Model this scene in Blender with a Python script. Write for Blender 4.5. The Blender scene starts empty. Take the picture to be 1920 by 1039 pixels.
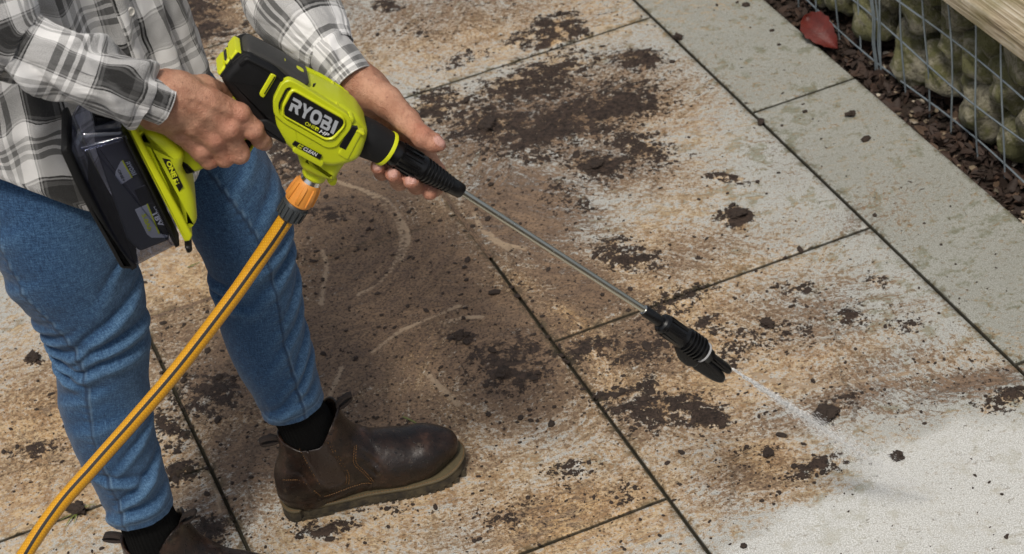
import bpy, math, random
import numpy as np
from mathutils import Matrix, Vector

# ------------------------------------------------------------------ camera, sky, sun, exposure
scene = bpy.context.scene
col = scene.collection
W, H = 1920.0, 1039.0
FPX, PITCH, ROLL, TH = 4133.54, 0.61156661, -0.17295777, -0.28256563
CH = 2.19643
CF = np.array([0, math.cos(PITCH), -math.sin(PITCH)])
_u0 = np.cross([1, 0, 0], CF)
CR = math.cos(ROLL) * np.array([1., 0, 0]) + math.sin(ROLL) * _u0
CU = -math.sin(ROLL) * np.array([1., 0, 0]) + math.cos(ROLL) * _u0
CC = np.array([0, 0, CH])
cam_data = bpy.data.cameras.new('camera')
cam = bpy.data.objects.new('camera', cam_data)
col.objects.link(cam)
cam_data.sensor_width = 36.0
cam_data.lens = FPX / W * 36.0
cam_data.clip_start = 0.05
cam_data.clip_end = 500
cam.matrix_world = Matrix(((CR[0], CU[0], -CF[0], 0), (CR[1], CU[1], -CF[1], 0), (CR[2], CU[2], -CF[2], CH), (0, 0, 0, 1)))
cam_data.dof.use_dof = True
cam_data.dof.focus_distance = 3.0
cam_data.dof.aperture_fstop = 11.0
scene.camera = cam

SUN_DIR = np.array([-0.12, -0.48, 0.87]); SUN_DIR /= np.linalg.norm(SUN_DIR)
world = bpy.data.worlds.new('World')
scene.world = world
world.use_nodes = True
wn = world.node_tree.nodes; wl = world.node_tree.links
sky = wn.new('ShaderNodeTexSky')
sky.sky_type = 'NISHITA'
sky.sun_disc = False
sky.sun_elevation = math.asin(SUN_DIR[2])
sky.sun_rotation = math.atan2(SUN_DIR[0], SUN_DIR[1])
sky.dust_density = 4.0
sky.ozone_density = 1.0
bg = wn['Background']
hs = wn.new('ShaderNodeHueSaturation'); hs.inputs['Saturation'].default_value = .45   # thin cloud: a paler sky
wl.new(sky.outputs[0], hs.inputs['Color']); wl.new(hs.outputs[0], bg.inputs[0])
bg.inputs[1].default_value = 0.060
sun_data = bpy.data.lights.new('sun', 'SUN')
sun = bpy.data.objects.new('sun', sun_data)
col.objects.link(sun)
sun_data.energy = 1.5
sun_data.angle = math.radians(10)
sun_data.color = (1.0, 0.94, 0.84)
sun.rotation_euler = Vector(tuple(-SUN_DIR)).to_track_quat('-Z', 'Y').to_euler()
sun.location = tuple(SUN_DIR * 8)
vs = scene.view_settings
vs.view_transform = 'Standard'; vs.look = 'None'; vs.gamma = 1.0; vs.use_curve_mapping = False
vs.exposure = 0.66
scene.cycles.volume_bounces = 4
scene.cycles.transparent_max_bounces = 16

# ------------------------------------------------------------------ photo pixel -> place
def ray(u, v): return CF + (u - W / 2) / FPX * CR - (v - H / 2) / FPX * CU
def gnd(u, v, z=0.0):
    d = ray(u, v); return CC + d * ((z - CH) / d[2])
def onY(u, v, y):
    d = ray(u, v); return CC + d * (y / d[1])
def onplane(u, v, P, n):
    d = ray(u, v); return CC + d * (np.dot(P - CC, n) / np.dot(d, n))
DA = np.array([math.sin(TH), math.cos(TH)])      # along the long joints
DB = np.array([math.cos(TH), -math.sin(TH)])     # across them
def st(P): P = np.asarray(P); return P[..., 0] * DA[0] + P[..., 1] * DA[1], P[..., 0] * DB[0] + P[..., 1] * DB[1]
def wpt(s, t, z=0.0): return np.array([s * DA[0] + t * DB[0], s * DA[1] + t * DB[1], z])

# ------------------------------------------------------------------ noise
def _h(ix, iy, iz, seed):
    x = (ix.astype(np.int64) * 374761393 + iy.astype(np.int64) * 668265263 + iz.astype(np.int64) * 2147483647 + seed * 974711) & 0xffffffff
    x = ((x ^ (x >> 13)) * 1274126177) & 0xffffffff
    x = (x ^ (x >> 16)) & 0xffffffff
    return x / 4294967295.0
def vnoise(x, y, z=None, seed=0):
    x = np.asarray(x, float); y = np.asarray(y, float)
    z = np.zeros_like(x) if z is None else np.asarray(z, float)
    ix = np.floor(x); iy = np.floor(y); iz = np.floor(z)
    fx, fy, fz = x - ix, y - iy, z - iz
    fx, fy, fz = [f * f * (3 - 2 * f) for f in (fx, fy, fz)]
    r = 0
    for dx in (0, 1):
        for dy in (0, 1):
            for dz in (0, 1):
                r = r + _h(ix + dx, iy + dy, iz + dz, seed) * (fx if dx else 1 - fx) * (fy if dy else 1 - fy) * (fz if dz else 1 - fz)
    return r
def fbm(x, y, z=None, o=4, seed=0):
    r = 0; a = .5; s = 1.0
    for i in range(o):
        r = r + a * vnoise(np.asarray(x) * s, np.asarray(y) * s, None if z is None else np.asarray(z) * s, seed + i * 17); a *= .5; s *= 2.03
    return r / (1 - .5 ** o)
def sst(a, b, x):
    t = np.clip((x - a) / (b - a), 0, 1); return t * t * (3 - 2 * t)
rng = np.random.default_rng(7)

# ------------------------------------------------------------------ materials
MATS = {}
class NT:
    def __init__(s, name):
        s.m = bpy.data.materials.new(name); s.m.use_nodes = True
        s.t = s.m.node_tree; s.n = s.t.nodes; s.l = s.t.links
        s.b = s.n['Principled BSDF']; s.o = s.n['Material Output']
        MATS[name] = s.m
    def new(s, t, **k):
        n = s.n.new(t)
        for a, b in k.items(): setattr(n, a, b)
        return n
    def put(s, sock, v):
        if hasattr(v, 'is_output') or isinstance(v, bpy.types.NodeSocket): s.l.new(v, sock)
        elif isinstance(v, (tuple, list)) and len(v) == 3 and sock.type == 'RGBA': sock.default_value = (*v, 1)
        else: sock.default_value = v
    def coord(s, kind='Object'): return s.new('ShaderNodeTexCoord').outputs[kind]
    def pos(s): return s.new('ShaderNodeNewGeometry').outputs['Position']
    def attr(s, name, out='Fac'): return s.new('ShaderNodeAttribute', attribute_name=name).outputs[out]
    def noise(s, vec, scale, detail=4, rough=.55, dist=0.0):
        n = s.new('ShaderNodeTexNoise'); s.put(n.inputs['Vector'], vec)
        n.inputs['Scale'].default_value = scale; n.inputs['Detail'].default_value = detail
        n.inputs['Roughness'].default_value = rough; n.inputs['Distortion'].default_value = dist
        return n.outputs['Fac']
    def map(s, vec, scale=(1, 1, 1), rot=(0, 0, 0), loc=(0, 0, 0)):
        n = s.new('ShaderNodeMapping'); s.put(n.inputs['Vector'], vec)
        n.inputs['Scale'].default_value = scale; n.inputs['Rotation'].default_value = rot; n.inputs['Location'].default_value = loc
        return n.outputs[0]
    def math(s, op, a, b=0.0, c=0.0, clamp=False):
        n = s.new('ShaderNodeMath', operation=op, use_clamp=clamp)
        for i, v in enumerate((a, b, c)): s.put(n.inputs[i], v)
        return n.outputs[0]
    def step(s, x, a, b):
        n = s.new('ShaderNodeMapRange', interpolation_type='SMOOTHSTEP')
        s.put(n.inputs[0], x); n.inputs[1].default_value = a; n.inputs[2].default_value = b
        return n.outputs[0]
    def mix(s, f, a, b, blend='MIX'):
        n = s.new('ShaderNodeMix', data_type='RGBA', blend_type=blend)
        s.put(n.inputs[0], f); s.put(n.inputs[6], a); s.put(n.inputs[7], b)
        return n.outputs[2]
    def ramp(s, f, stops, const=False):
        n = s.new('ShaderNodeValToRGB'); s.put(n.inputs[0], f); r = n.color_ramp
        if const: r.interpolation = 'CONSTANT'
        while len(r.elements) < len(stops): r.elements.new(0.5)
        for e, (p, c) in zip(r.elements, stops): e.position = p; e.color = (*c, 1) if isinstance(c, tuple) else (c, c, c, 1)
        return n.outputs[0]
    def bump(s, h, strength=.3, dist=.01, nrm=None):
        n = s.new('ShaderNodeBump'); s.put(n.inputs['Height'], h)
        n.inputs['Strength'].default_value = strength; n.inputs['Distance'].default_value = dist
        if nrm is not None: s.l.new(nrm, n.inputs['Normal'])
        return n.outputs[0]
    def fin(s, color=None, rough=None, normal=None, **k):
        if color is not None: s.put(s.b.inputs['Base Color'], color)
        if rough is not None: s.put(s.b.inputs['Roughness'], rough)
        if normal is not None: s.l.new(normal, s.b.inputs['Normal'])
        for a, v in k.items(): s.put(s.b.inputs[a.replace('_', ' ')], v)
        return s.m
def plastic(name, c, rough=.4, dirt=.25, spec=.5, scale=1.0):
    k = NT(name); p = k.pos()
    n = k.noise(p, 60 * scale, 5, .6); g = k.noise(p, 900, 3, .6)
    d = k.step(k.noise(p, 150 * scale, 6, .7), .62, .72)
    cc = k.mix(k.math('MULTIPLY', n, dirt), c, tuple(v * .55 for v in c))
    cc = k.mix(k.math('MULTIPLY', d, dirt * 1.6), cc, (.10, .08, .06))
    r = k.math('MULTIPLY_ADD', n, .3, rough - .12)
    return k.fin(cc, r, k.bump(g, .12, .0006), Specular_IOR_Level=spec)

plastic('lime_plastic', (.56, .62, .012), .42, .22)
plastic('lime_bright', (.62, .66, .012), .38, .12)
plastic('black_plastic', (.007, .007, .0075), .45, .10, .35)
plastic('rubber_black', (.009, .009, .0095), .62, .14, .3)
plastic('grey_plastic', (.050, .048, .044), .5, .2, .4)
plastic('nozzle_black', (.0045, .0045, .005), .26, .08, .45)
plastic('orange_plastic', (.74, .29, .05), .45, .25)
plastic('nut_grey', (.045, .05, .054), .4, .15)
plastic('print_black', (.008, .008, .009), .3, .1)
plastic('print_silver', (.42, .44, .47), .35, .05)
plastic('print_white', (.75, .75, .75), .4, .05)
plastic('print_yellow', (.62, .66, .02), .4, .05)
plastic('battery_dark', (.05, .052, .058), .45, .2)
plastic('label_grey', (.42, .42, .43), .4, .1)
k = NT('chrome'); k.fin((.72, .72, .70), k.math('MULTIPLY_ADD', k.noise(k.pos(), 200, 4), .15, .12), Metallic=1.0)
k = NT('lance_metal'); p = k.pos(); k.fin(k.mix(k.noise(p, 40, 4), (.70, .69, .62), (.55, .53, .44)), k.math('MULTIPLY_ADD', k.noise(p, 120, 5), .2, .14), Metallic=1.0)
k = NT('galvanised'); k.fin(k.mix(k.noise(k.pos(), 80, 5), (.34, .40, .44), (.16, .19, .21)), .5, Metallic=.5)
k = NT('clear_plastic')
tr = k.new('ShaderNodeBsdfTransparent'); tr.inputs[0].default_value = (.74, .77, .88, 1)
gl = k.new('ShaderNodeBsdfGlossy'); gl.inputs[0].default_value = (.9, .92, 1, 1); k.put(gl.inputs['Roughness'], k.math('MULTIPLY_ADD', k.noise(k.pos(), 70, 4), .12, .03))
df = k.new('ShaderNodeBsdfDiffuse'); df.inputs[0].default_value = (.07, .08, .14, 1)
fr = k.new('ShaderNodeLayerWeight'); fr.inputs[0].default_value = .35
m1 = k.new('ShaderNodeMixShader'); m1.inputs[0].default_value = .05; k.l.new(tr.outputs[0], m1.inputs[1]); k.l.new(df.outputs[0], m1.inputs[2])
m2 = k.new('ShaderNodeMixShader'); k.put(m2.inputs[0], k.math('MULTIPLY_ADD', fr.outputs['Fresnel'], .55, .06)); k.l.new(m1.outputs[0], m2.inputs[1]); k.l.new(gl.outputs[0], m2.inputs[2])
k.l.new(m2.outputs[0], k.o.inputs[0])

# paving: colour of the stone, brown film, dried mud, moss and painted strip shade follow attributes stored on the slabs
k = NT('paving_stone'); p = k.pos()
n1 = k.noise(p, 6, 3, .6); n2 = k.noise(p, 120, 5, .75); n3 = k.noise(p, 30, 4, .7); sp = k.noise(p, 480, 2, .7)
def amp(x, g): return k.math('MULTIPLY_ADD', x, g, -.5 * g)
base = k.mix(n1, (.33, .33, .30), (.47, .468, .44))
base = k.mix(k.math('MULTIPLY', k.step(n2, .50, .66), .65), base, (.20, .19, .155))
base = k.mix(k.math('MULTIPLY', k.step(sp, .52, .68), .6), base, (.16, .148, .122))
base = k.mix(k.math('MULTIPLY', k.step(sp, .48, .34), .55), base, (.64, .64, .62))
grn = k.step(k.math('ADD', n3, k.math('MULTIPLY', n1, .5)), .76, .92)
base = k.mix(k.math('MULTIPLY', grn, .6), base, (.165, .170, .095))
base = k.mix(k.math('MULTIPLY', k.attr('strip_shade'), k.math('MULTIPLY_ADD', n3, .9, .55), clamp=True), base, (.74, .745, .71), 'MULTIPLY')  # dimmer light on the strip by the gabion, multiplied into the stone colour
fl = k.new('ShaderNodeCombineXYZ'); k.put(fl.inputs[0], k.attr('flow_across')); k.put(fl.inputs[1], k.math('MULTIPLY', k.attr('flow_along'), .16))
sx = k.noise(fl.outputs[0], 260, 4, .65); sx2 = k.noise(fl.outputs[0], 60, 4, .65)
streak = k.math('MULTIPLY_ADD', sx2, .55, k.math('MULTIPLY', sx, .45))
stain, film, mud, clean = k.attr('stain'), k.attr('film'), k.attr('mud'), k.attr('clean')
f_st = k.step(k.math('ADD', stain, k.math('ADD', amp(streak, 2.2), k.math('ADD', amp(n2, 2.0), amp(n3, 1.0)))), .18, .95)
tan = k.mix(k.step(n3, .36, .62), (.55, .345, .150), (.30, .178, .085))
tan = k.mix(k.step(streak, .48, .62), tan, (.60, .45, .265))
c1 = k.mix(k.math('MULTIPLY', f_st, .95), base, tan)
brown = k.mix(k.step(streak, .34, .64), (.092, .058, .038), (.245, .157, .096))
brown = k.mix(k.math('MULTIPLY', k.step(n3, .42, .66), .6), brown, (.125, .085, .062))
f_fi = k.step(k.math('ADD', film, k.math('ADD', amp(streak, 2.3), amp(n2, 1.7))), .20, .66)
c2 = k.mix(k.math('MULTIPLY', f_fi, .92), c1, brown)
pep = k.step(k.math('ADD', k.noise(p, 210, 4, .7), k.math('MULTIPLY', k.math('ADD', stain, film), .07)), .630, .685)
c2 = k.mix(k.math('MULTIPLY', pep, .8), c2, (.06, .040, .028))
scr = k.attr('scratch')
c2 = k.mix(k.step(k.math('ADD', scr, amp(n2, 1.6)), .45, .8), c2, (.36, .265, .175))
nm = k.math('MULTIPLY_ADD', k.noise(p, 42, 6, .72), .6, k.math('MULTIPLY', n2, .4))
f_mu = k.step(k.math('ADD', mud, amp(nm, 4.6)), .50, .62)
dark = k.mix(k.step(n2, .36, .62), (.016, .010, .007), (.060, .039, .028))
c3 = k.mix(f_mu, c2, dark)
moss = k.math('MULTIPLY', k.attr('edge'), k.step(n3, .42, .60))
c3 = k.mix(k.math('MULTIPLY', moss, .55), c3, (.055, .050, .024))
wh = k.mix(k.step(sp, .36, .62), (.78, .78, .76), (.46, .455, .42)); wh = k.mix(k.math('MULTIPLY', k.step(n2, .52, .68), .5), wh, (.42, .40, .35))
wh = k.mix(k.math('MULTIPLY', k.step(n3, .48, .66), .45), wh, (.50, .475, .41))
c3 = k.mix(k.math('MULTIPLY', clean, .68), c3, wh)
c3 = k.mix(k.step(k.attr('side'), .15, .7), c3, (.022, .019, .011))
hgt = k.math('ADD', k.math('MULTIPLY', f_mu, k.math('ADD', .5, n2)), k.math('ADD', k.math('MULTIPLY', n2, .6), k.math('MULTIPLY', k.math('MULTIPLY', streak, f_fi), .9)))
rough = k.math('SUBTRACT', .84, k.math('MULTIPLY', f_fi, .20))
rough = k.math('SUBTRACT', rough, k.math('MULTIPLY', clean, .22))
k.fin(c3, rough, k.bump(hgt, .7, .003), Specular_IOR_Level=.35)

k = NT('joint_mortar'); p = k.pos(); k.fin(k.mix(k.noise(p, 18, 5), (.022, .020, .013), (.05, .042, .022)), .95, k.bump(k.noise(p, 300, 4), .5, .003))
k = NT('mud'); p = k.pos(); k.fin(k.mix(k.noise(p, 90, 5, .7), (.014, .009, .006), (.052, .033, .023)), .85, k.bump(k.noise(p, 500, 5, .7), .8, .002))
k = NT('soil'); p = k.pos(); k.fin(k.mix(k.noise(p, 60, 6, .7), (.010, .007, .005), (.05, .03, .02)), .95, k.bump(k.noise(p, 150, 6), .8, .01))
k = NT('dead_leaf'); p = k.pos(); r_ = k.new('ShaderNodeNewGeometry').outputs['Random Per Island']
k.fin(k.mix(k.noise(p, 150, 4), k.ramp(r_, [(0, (.014, .008, .006)), (.5, (.034, .017, .011)), (.88, (.065, .032, .019)), (1, (.16, .10, .06))]), (.03, .018, .012)), .75)
k = NT('gravel'); r_ = k.new('ShaderNodeNewGeometry').outputs['Random Per Island']
k.fin(k.ramp(r_, [(0, (.09, .075, .055)), (.6, (.26, .20, .13)), (1, (.5, .45, .38))]), .85)
k = NT('red_leaf'); p = k.coord('Object'); k.fin(k.mix(k.noise(p, 60, 4), (.15, .016, .008), (.04, .007, .005)), .5, k.bump(k.noise(p, 200, 3), .5, .002))
k = NT('grass_blade'); k.fin(k.mix(k.noise(k.pos(), 60, 3), (.10, .16, .03), (.20, .19, .06)), .6)
k = NT('gabion_stone'); p = k.coord('Object'); ri = k.new('ShaderNodeObjectInfo').outputs['Random']
pp = k.new('ShaderNodeVectorMath', operation='MULTIPLY_ADD'); k.put(pp.inputs[0], k.pos()); pp.inputs[1].default_value = (4, 4, 4); k.put(pp.inputs[2], k.map(p, (.0, .0, .0)))
n = k.noise(pp.outputs[0], 5, 5, .7); n2 = k.noise(pp.outputs[0], 26, 6, .75)
c = k.mix(ri, (.50, .46, .33), (.66, .61, .47)); c = k.mix(k.math('MULTIPLY', k.step(n2, .54, .36), .75), c, (.13, .115, .08)); c = k.mix(k.math('MULTIPLY', k.step(n, .44, .60), .45), c, (.20, .175, .12))
c = k.mix(k.math('MULTIPLY', k.step(k.math('ADD', n, k.math('MULTIPLY', ri, .15)), .47, .66), .75), c, (.21, .215, .055))
k.fin(c, .95, k.bump(k.math('ADD', n2, n), 1.0, .03))
k = NT('old_timber'); p = k.coord('Object'); g = k.map(p, (2.2, 46, 46)); a_ = k.noise(g, 1.0, 7, .65, 1.2); b_ = k.noise(k.map(p, (5, 190, 190)), 1.0, 4, .6, .6)
f_ = k.math('MULTIPLY_ADD', a_, .6, k.math('MULTIPLY', b_, .4))
c = k.ramp(f_, [(.36, (.05, .036, .022)), (.46, (.26, .20, .125)), (.54, (.44, .37, .26)), (.64, (.60, .55, .45))])
c = k.mix(k.math('MULTIPLY', k.step(k.noise(p, 9, 5, .7), .45, .7), .5), c, (.16, .145, .045))
k.fin(c, .85, k.bump(f_, .9, .006))

# cloth
k = NT('denim'); uv = k.new('ShaderNodeUVMap', uv_map='UVMap').outputs[0]
tw = k.noise(k.map(uv, (1, .25, 1), (0, 0, .6)), 1900, 2, .5); tw2 = k.noise(k.map(uv, (1, .2, 1), (0, 0, 0)), 480, 3, .65); wv = k.noise(k.map(uv, (.2, 1, 1)), 520, 3, .65)
f_ = k.math('MULTIPLY_ADD', tw, .4, k.math('MULTIPLY_ADD', tw2, .3, k.math('MULTIPLY', wv, .3)))
c = k.ramp(f_, [(.38, (.004, .019, .056)), (.50, (.015, .056, .135)), (.62, (.062, .145, .265))])
fade = k.attr('fade'); c = k.mix(k.math('MULTIPLY', fade, .50), c, k.mix(k.step(f_, .38, .62), (.020, .072, .165), (.15, .275, .42)))
c = k.mix(k.math('MULTIPLY', k.attr('seam'), .75), c, (.008, .022, .055))
c = k.mix(k.math('MULTIPLY', k.attr('stitch'), .38), c, (.20, .30, .40))
k.fin(c, .9, k.bump(f_, .35, .0012), Sheen_Weight=.08)
PLAID = [(0, .013), (.24, .10), (.29, .014), (.31, .42), (.33, .014), (.35, .80), (.55, .20), (.61, .80), (.65, .18), (.72, .80), (.755, .20), (.80, .78), (.93, .03), (.945, .40), (.96, .03), (.975, .12)]
k = NT('plaid_flannel'); uv = k.new('ShaderNodeUVMap', uv_map='UVMap').outputs[0]
wob = k.new('ShaderNodeVectorMath', operation='ADD'); k.put(wob.inputs[0], uv)
nz = k.new('ShaderNodeTexNoise'); k.put(nz.inputs['Vector'], uv); nz.inputs['Scale'].default_value = 500
vm = k.new('ShaderNodeVectorMath', operation='MULTIPLY_ADD'); k.put(vm.inputs[0], nz.outputs['Color']); vm.inputs[1].default_value = (.0012, .0012, 0); vm.inputs[2].default_value = (-.0006, -.0006, 0); k.l.new(vm.outputs[0], wob.inputs[1])
sep = k.new('ShaderNodeSeparateXYZ'); k.l.new(wob.outputs[0], sep.inputs[0])
fu = k.math('FRACT', k.math('DIVIDE', sep.outputs[0], .118)); fv = k.math('FRACT', k.math('DIVIDE', sep.outputs[1], .126))
a_ = k.ramp(fu, PLAID, True); b_ = k.ramp(fv, PLAID, True)
wv = k.noise(k.map(uv, (1, 1, 1), (0, 0, .785)), 1500, 2, .6)
c = k.mix(k.step(wv, .36, .64), a_, b_)
c = k.mix(.55, c, k.mix(.5, a_, b_))
fz = k.noise(uv, 900, 3, .7); c = k.mix(k.math('MULTIPLY', k.step(fz, .5, .7), .12), c, (.30, .295, .30))
c = k.mix(1.0, c, (1.0, .985, .97), 'MULTIPLY')
k.fin(c, .95, k.bump(k.math('ADD', fz, wv), .4, .0012), Sheen_Weight=.3)
k = NT('sock_wool'); uv = k.new('ShaderNodeUVMap', uv_map='UVMap').outputs[0]; rb = k.new('ShaderNodeTexWave'); k.put(rb.inputs[0], uv); rb.inputs['Scale'].default_value = 75; rb.inputs['Distortion'].default_value = 1.2
k.fin(k.mix(k.noise(k.pos(), 500, 4, .7), (.004, .004, .004), (.016, .0155, .015)), .98, k.bump(rb.outputs['Fac'], .8, .002), Sheen_Weight=0.0, Specular_IOR_Level=.15)
k = NT('boot_leather'); p = k.coord('Object'); n = k.noise(p, 22, 6, .65); n2 = k.noise(p, 190, 5, .7); dr = k.step(k.noise(p, 230, 2, .5), .63, .67)
c = k.mix(k.step(n, .35, .65), (.0065, .004, .003), (.024, .012, .0075)); c = k.mix(k.math('MULTIPLY', k.step(n, .56, .70), .55), c, (.085, .042, .026))
c = k.mix(k.math('MULTIPLY', dr, .75), c, (.006, .005, .004)); c = k.mix(k.math('MULTIPLY', k.attr('gore'), .85), c, (.030, .019, .015))
c = k.mix(k.math('MULTIPLY', k.step(k.noise(p, 70, 5, .7), .57, .72), .55), c, (.085, .058, .037))
k.fin(c, k.math('SUBTRACT', k.math('MULTIPLY_ADD', n2, .5, .10), k.math('MULTIPLY', dr, .2)), k.bump(k.math('ADD', n2, k.math('MULTIPLY', dr, .8)), .35, .0018), Specular_IOR_Level=.5)
k = NT('webbing'); k.fin(k.mix(k.noise(k.pos(), 700, 3), (.010, .007, .006), (.035, .022, .016)), .9, k.bump(k.noise(k.pos(), 900, 2), .6, .001))
k = NT('thread'); k.fin((.20, .10, .035), .8)
k = NT('sole_rubber'); p = k.coord('Object'); k.fin(k.mix(k.step(k.noise(p, 60, 5, .7), .38, .66), (.060, .047, .026), (.020, .016, .011)), .75, k.bump(k.noise(p, 300, 4), .5, .002))
k = NT('welt'); p = k.coord('Object'); k.fin(k.mix(k.noise(p, 120, 5, .7), (.135, .105, .050), (.045, .036, .022)), .7)
k = NT('skin'); p = k.pos(); n = k.noise(p, 45, 5, .6); n2 = k.noise(p, 260, 4, .65); vor = k.new('ShaderNodeTexVoronoi'); k.put(vor.inputs['Vector'], p); vor.inputs['Scale'].default_value = 750
cr = k.noise(k.map(p, (1, 1, .5), (0, .7, 0)), 330, 5, .7)
c = k.mix(k.step(n, .3, .7), (.38, .175, .105), (.56, .305, .20)); c = k.mix(k.math('MULTIPLY', k.step(n2, .48, .68), .40), c, (.27, .105, .065))
c = k.mix(k.math('MULTIPLY', k.attr('red'), .55), c, (.50, .155, .105)); c = k.mix(k.attr('nail'), c, (.60, .33, .27))
c = k.mix(k.math('MULTIPLY', k.step(k.noise(p, 210, 2, .5), .67, .71), .4), c, (.20, .085, .05))
k.fin(c, k.math('SUBTRACT', .50, k.math('MULTIPLY', k.attr('nail'), .22)), k.bump(k.math('ADD', k.math('MULTIPLY', vor.outputs['Distance'], .8), cr), .75, .0014), Subsurface_Weight=.06, Subsurface_Scale=.004)
k.b.inputs['Subsurface Radius'].default_value = (1, .35, .2)
k = NT('hair'); k.fin((.06, .035, .02), .5)
k = NT('button'); k.fin((.62, .60, .55), .3)
k = NT('hose_yellow'); uv = k.new('ShaderNodeUVMap', uv_map='UVMap').outputs[0]; p = k.pos()
w1 = k.new('ShaderNodeTexWave'); k.put(w1.inputs[0], k.map(uv, (1, 1, 1), (0, 0, .9))); w1.inputs['Scale'].default_value = 90
w2 = k.new('ShaderNodeTexWave'); k.put(w2.inputs[0], k.map(uv, (1, 1, 1), (0, 0, -.9))); w2.inputs['Scale'].default_value = 90
br = k.math('MULTIPLY', w1.outputs['Fac'], w2.outputs['Fac'])
c = k.mix(br, (.60, .27, .010), (.78, .43, .02)); c = k.mix(k.math('MULTIPLY', k.step(k.noise(p, 45, 6, .7), .56, .74), .45), c, (.25, .10, .015))
k.fin(c, .42, k.bump(br, .4, .0008))
k = NT('hose_stripe'); k.fin(k.mix(k.noise(k.pos(), 150, 4), (.012, .012, .013), (.045, .042, .04)), .5)

# ------------------------------------------------------------------ mesh helpers
def tag(o, label=None, cat=None, group=None, kind=None):
    for a, v in (('label', label), ('category', cat), ('group', group), ('kind', kind)):
        if v: o[a] = v
    return o
def empty(name, loc, label=None, cat=None, group=None, kind=None):
    o = bpy.data.objects.new(name, None); col.objects.link(o); o.location = tuple(loc); o.empty_display_size = .05
    return tag(o, label, cat, group, kind)
WM = {}
def link(name, me, loc, parent=None):
    o = bpy.data.objects.new(name, me); col.objects.link(o); o.location = tuple(loc)
    if parent is not None:
        o.parent = parent; o.matrix_parent_inverse = Matrix.Translation(-Vector(WM.get(parent.name, parent.location)))
    WM[o.name] = Vector(tuple(loc))
    return o
def mesh(name, V, Fa, mat, parent=None, smooth=True, uv=None, attrs=None, sharp=40, origin=None):
    V = np.asarray(V, float); c = V.mean(0) if origin is None else np.asarray(origin, float)
    me = bpy.data.meshes.new(name)
    if isinstance(Fa, np.ndarray):
        n = Fa.shape[1]
        me.vertices.add(len(V)); me.vertices.foreach_set('co', (V - c).astype(np.float32).ravel())
        me.loops.add(Fa.size); me.loops.foreach_set('vertex_index', Fa.astype(np.int32).ravel())
        me.polygons.add(len(Fa)); me.polygons.foreach_set('loop_start', np.arange(0, Fa.size, n, dtype=np.int32))
        me.update(calc_edges=True); me.validate()
    else:
        me.from_pydata((V - c).tolist(), [], [list(map(int, f)) for f in Fa]); me.update()
    if uv is not None:
        li = np.empty(len(me.loops), np.int32); me.loops.foreach_get('vertex_index', li)
        l = me.uv_layers.new(name='UVMap'); uvs = np.asarray(uv, np.float32)
        l.data.foreach_set('uv', (uvs[li] if len(uvs) == len(V) else uvs).ravel())
    for a, v in (attrs or {}).items():
        at = me.attributes.new(a, 'FLOAT', 'POINT'); at.data.foreach_set('value', np.asarray(v, np.float32).ravel())
    me.polygons.foreach_set('use_smooth', np.full(len(me.polygons), smooth))
    if smooth and sharp: me.set_sharp_from_angle(angle=math.radians(sharp))
    me.materials.append(MATS[mat] if isinstance(mat, str) else mat)
    return link(name, me, c, parent)
def gridfaces(nu, nv, closeu=False):
    i = np.arange(nv - 1)[:, None]; j = np.arange(nu if closeu else nu - 1)[None, :]
    a = i * nu + j; b = i * nu + (j + 1) % nu
    return np.stack([a, b, b + nu, a + nu], -1).reshape(-1, 4)
def unit(v): v = np.asarray(v, float); return v / (np.linalg.norm(v) + 1e-12)
def catmull(P, n):
    P = np.asarray(P, float); m = len(P); t = np.linspace(0, m - 1, n); i = np.clip(t.astype(int), 0, m - 2); f = (t - i)[:, None]
    p0 = P[np.clip(i - 1, 0, m - 1)]; p1 = P[i]; p2 = P[i + 1]; p3 = P[np.clip(i + 2, 0, m - 1)]
    return .5 * (2 * p1 + (p2 - p0) * f + (2 * p0 - 5 * p1 + 4 * p2 - p3) * f ** 2 + (3 * p1 - p0 - 3 * p2 + p3) * f ** 3)
def frames(C, ref):
    T = np.gradient(C, axis=0); T /= np.linalg.norm(T, axis=1)[:, None] + 1e-12
    N1 = ref - (T @ ref)[:, None] * T; N1 /= np.linalg.norm(N1, axis=1)[:, None]
    return T, N1, np.cross(T, N1)
def lathe(name, A, B, prof, mat, parent=None, n=32, sharp=30, caps=True, mod=None, close=False):
    """prof: list of (axial metres from A towards B, radius)"""
    A = np.asarray(A, float); T = unit(np.asarray(B) - A); N1 = unit(np.cross(T, [.1, .95, .3])); N2 = np.cross(T, N1)
    an = np.linspace(0, 2 * math.pi, n, endpoint=False); V = []
    for (x, r) in prof:
        rr = np.full(n, r) if mod is None else r * mod(an, x)
        V.append(A + T * x + np.outer(rr * np.cos(an), N1) + np.outer(rr * np.sin(an), N2))
    V = np.concatenate(V); Fa = gridfaces(n, len(prof), True).tolist()
    if close: Fa += [[(len(prof) - 1) * n + j, (len(prof) - 1) * n + (j + 1) % n, (j + 1) % n, j] for j in range(n)]
    elif caps: Fa += [list(range(n))[::-1], list(range((len(prof) - 1) * n, len(prof) * n))]
    return mesh(name, V, Fa, mat, parent, sharp=sharp)
def tube(name, P, r, mat, parent=None, n=8, ref=(.1, .2, .97)):
    P = np.asarray(P, float); T, N1, N2 = frames(P, np.asarray(ref)); an = np.linspace(0, 2 * math.pi, n, endpoint=False)
    r = np.broadcast_to(r, (len(P),))
    V = (P[:, None] + r[:, None, None] * (np.cos(an)[None, :, None] * N1[:, None] + np.sin(an)[None, :, None] * N2[:, None])).reshape(-1, 3)
    Fa = gridfaces(n, len(P), True).tolist() + [list(range(n))[::-1], list(range((len(P) - 1) * n, len(P) * n))]
    return mesh(name, V, Fa, mat, parent, sharp=60)
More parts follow.
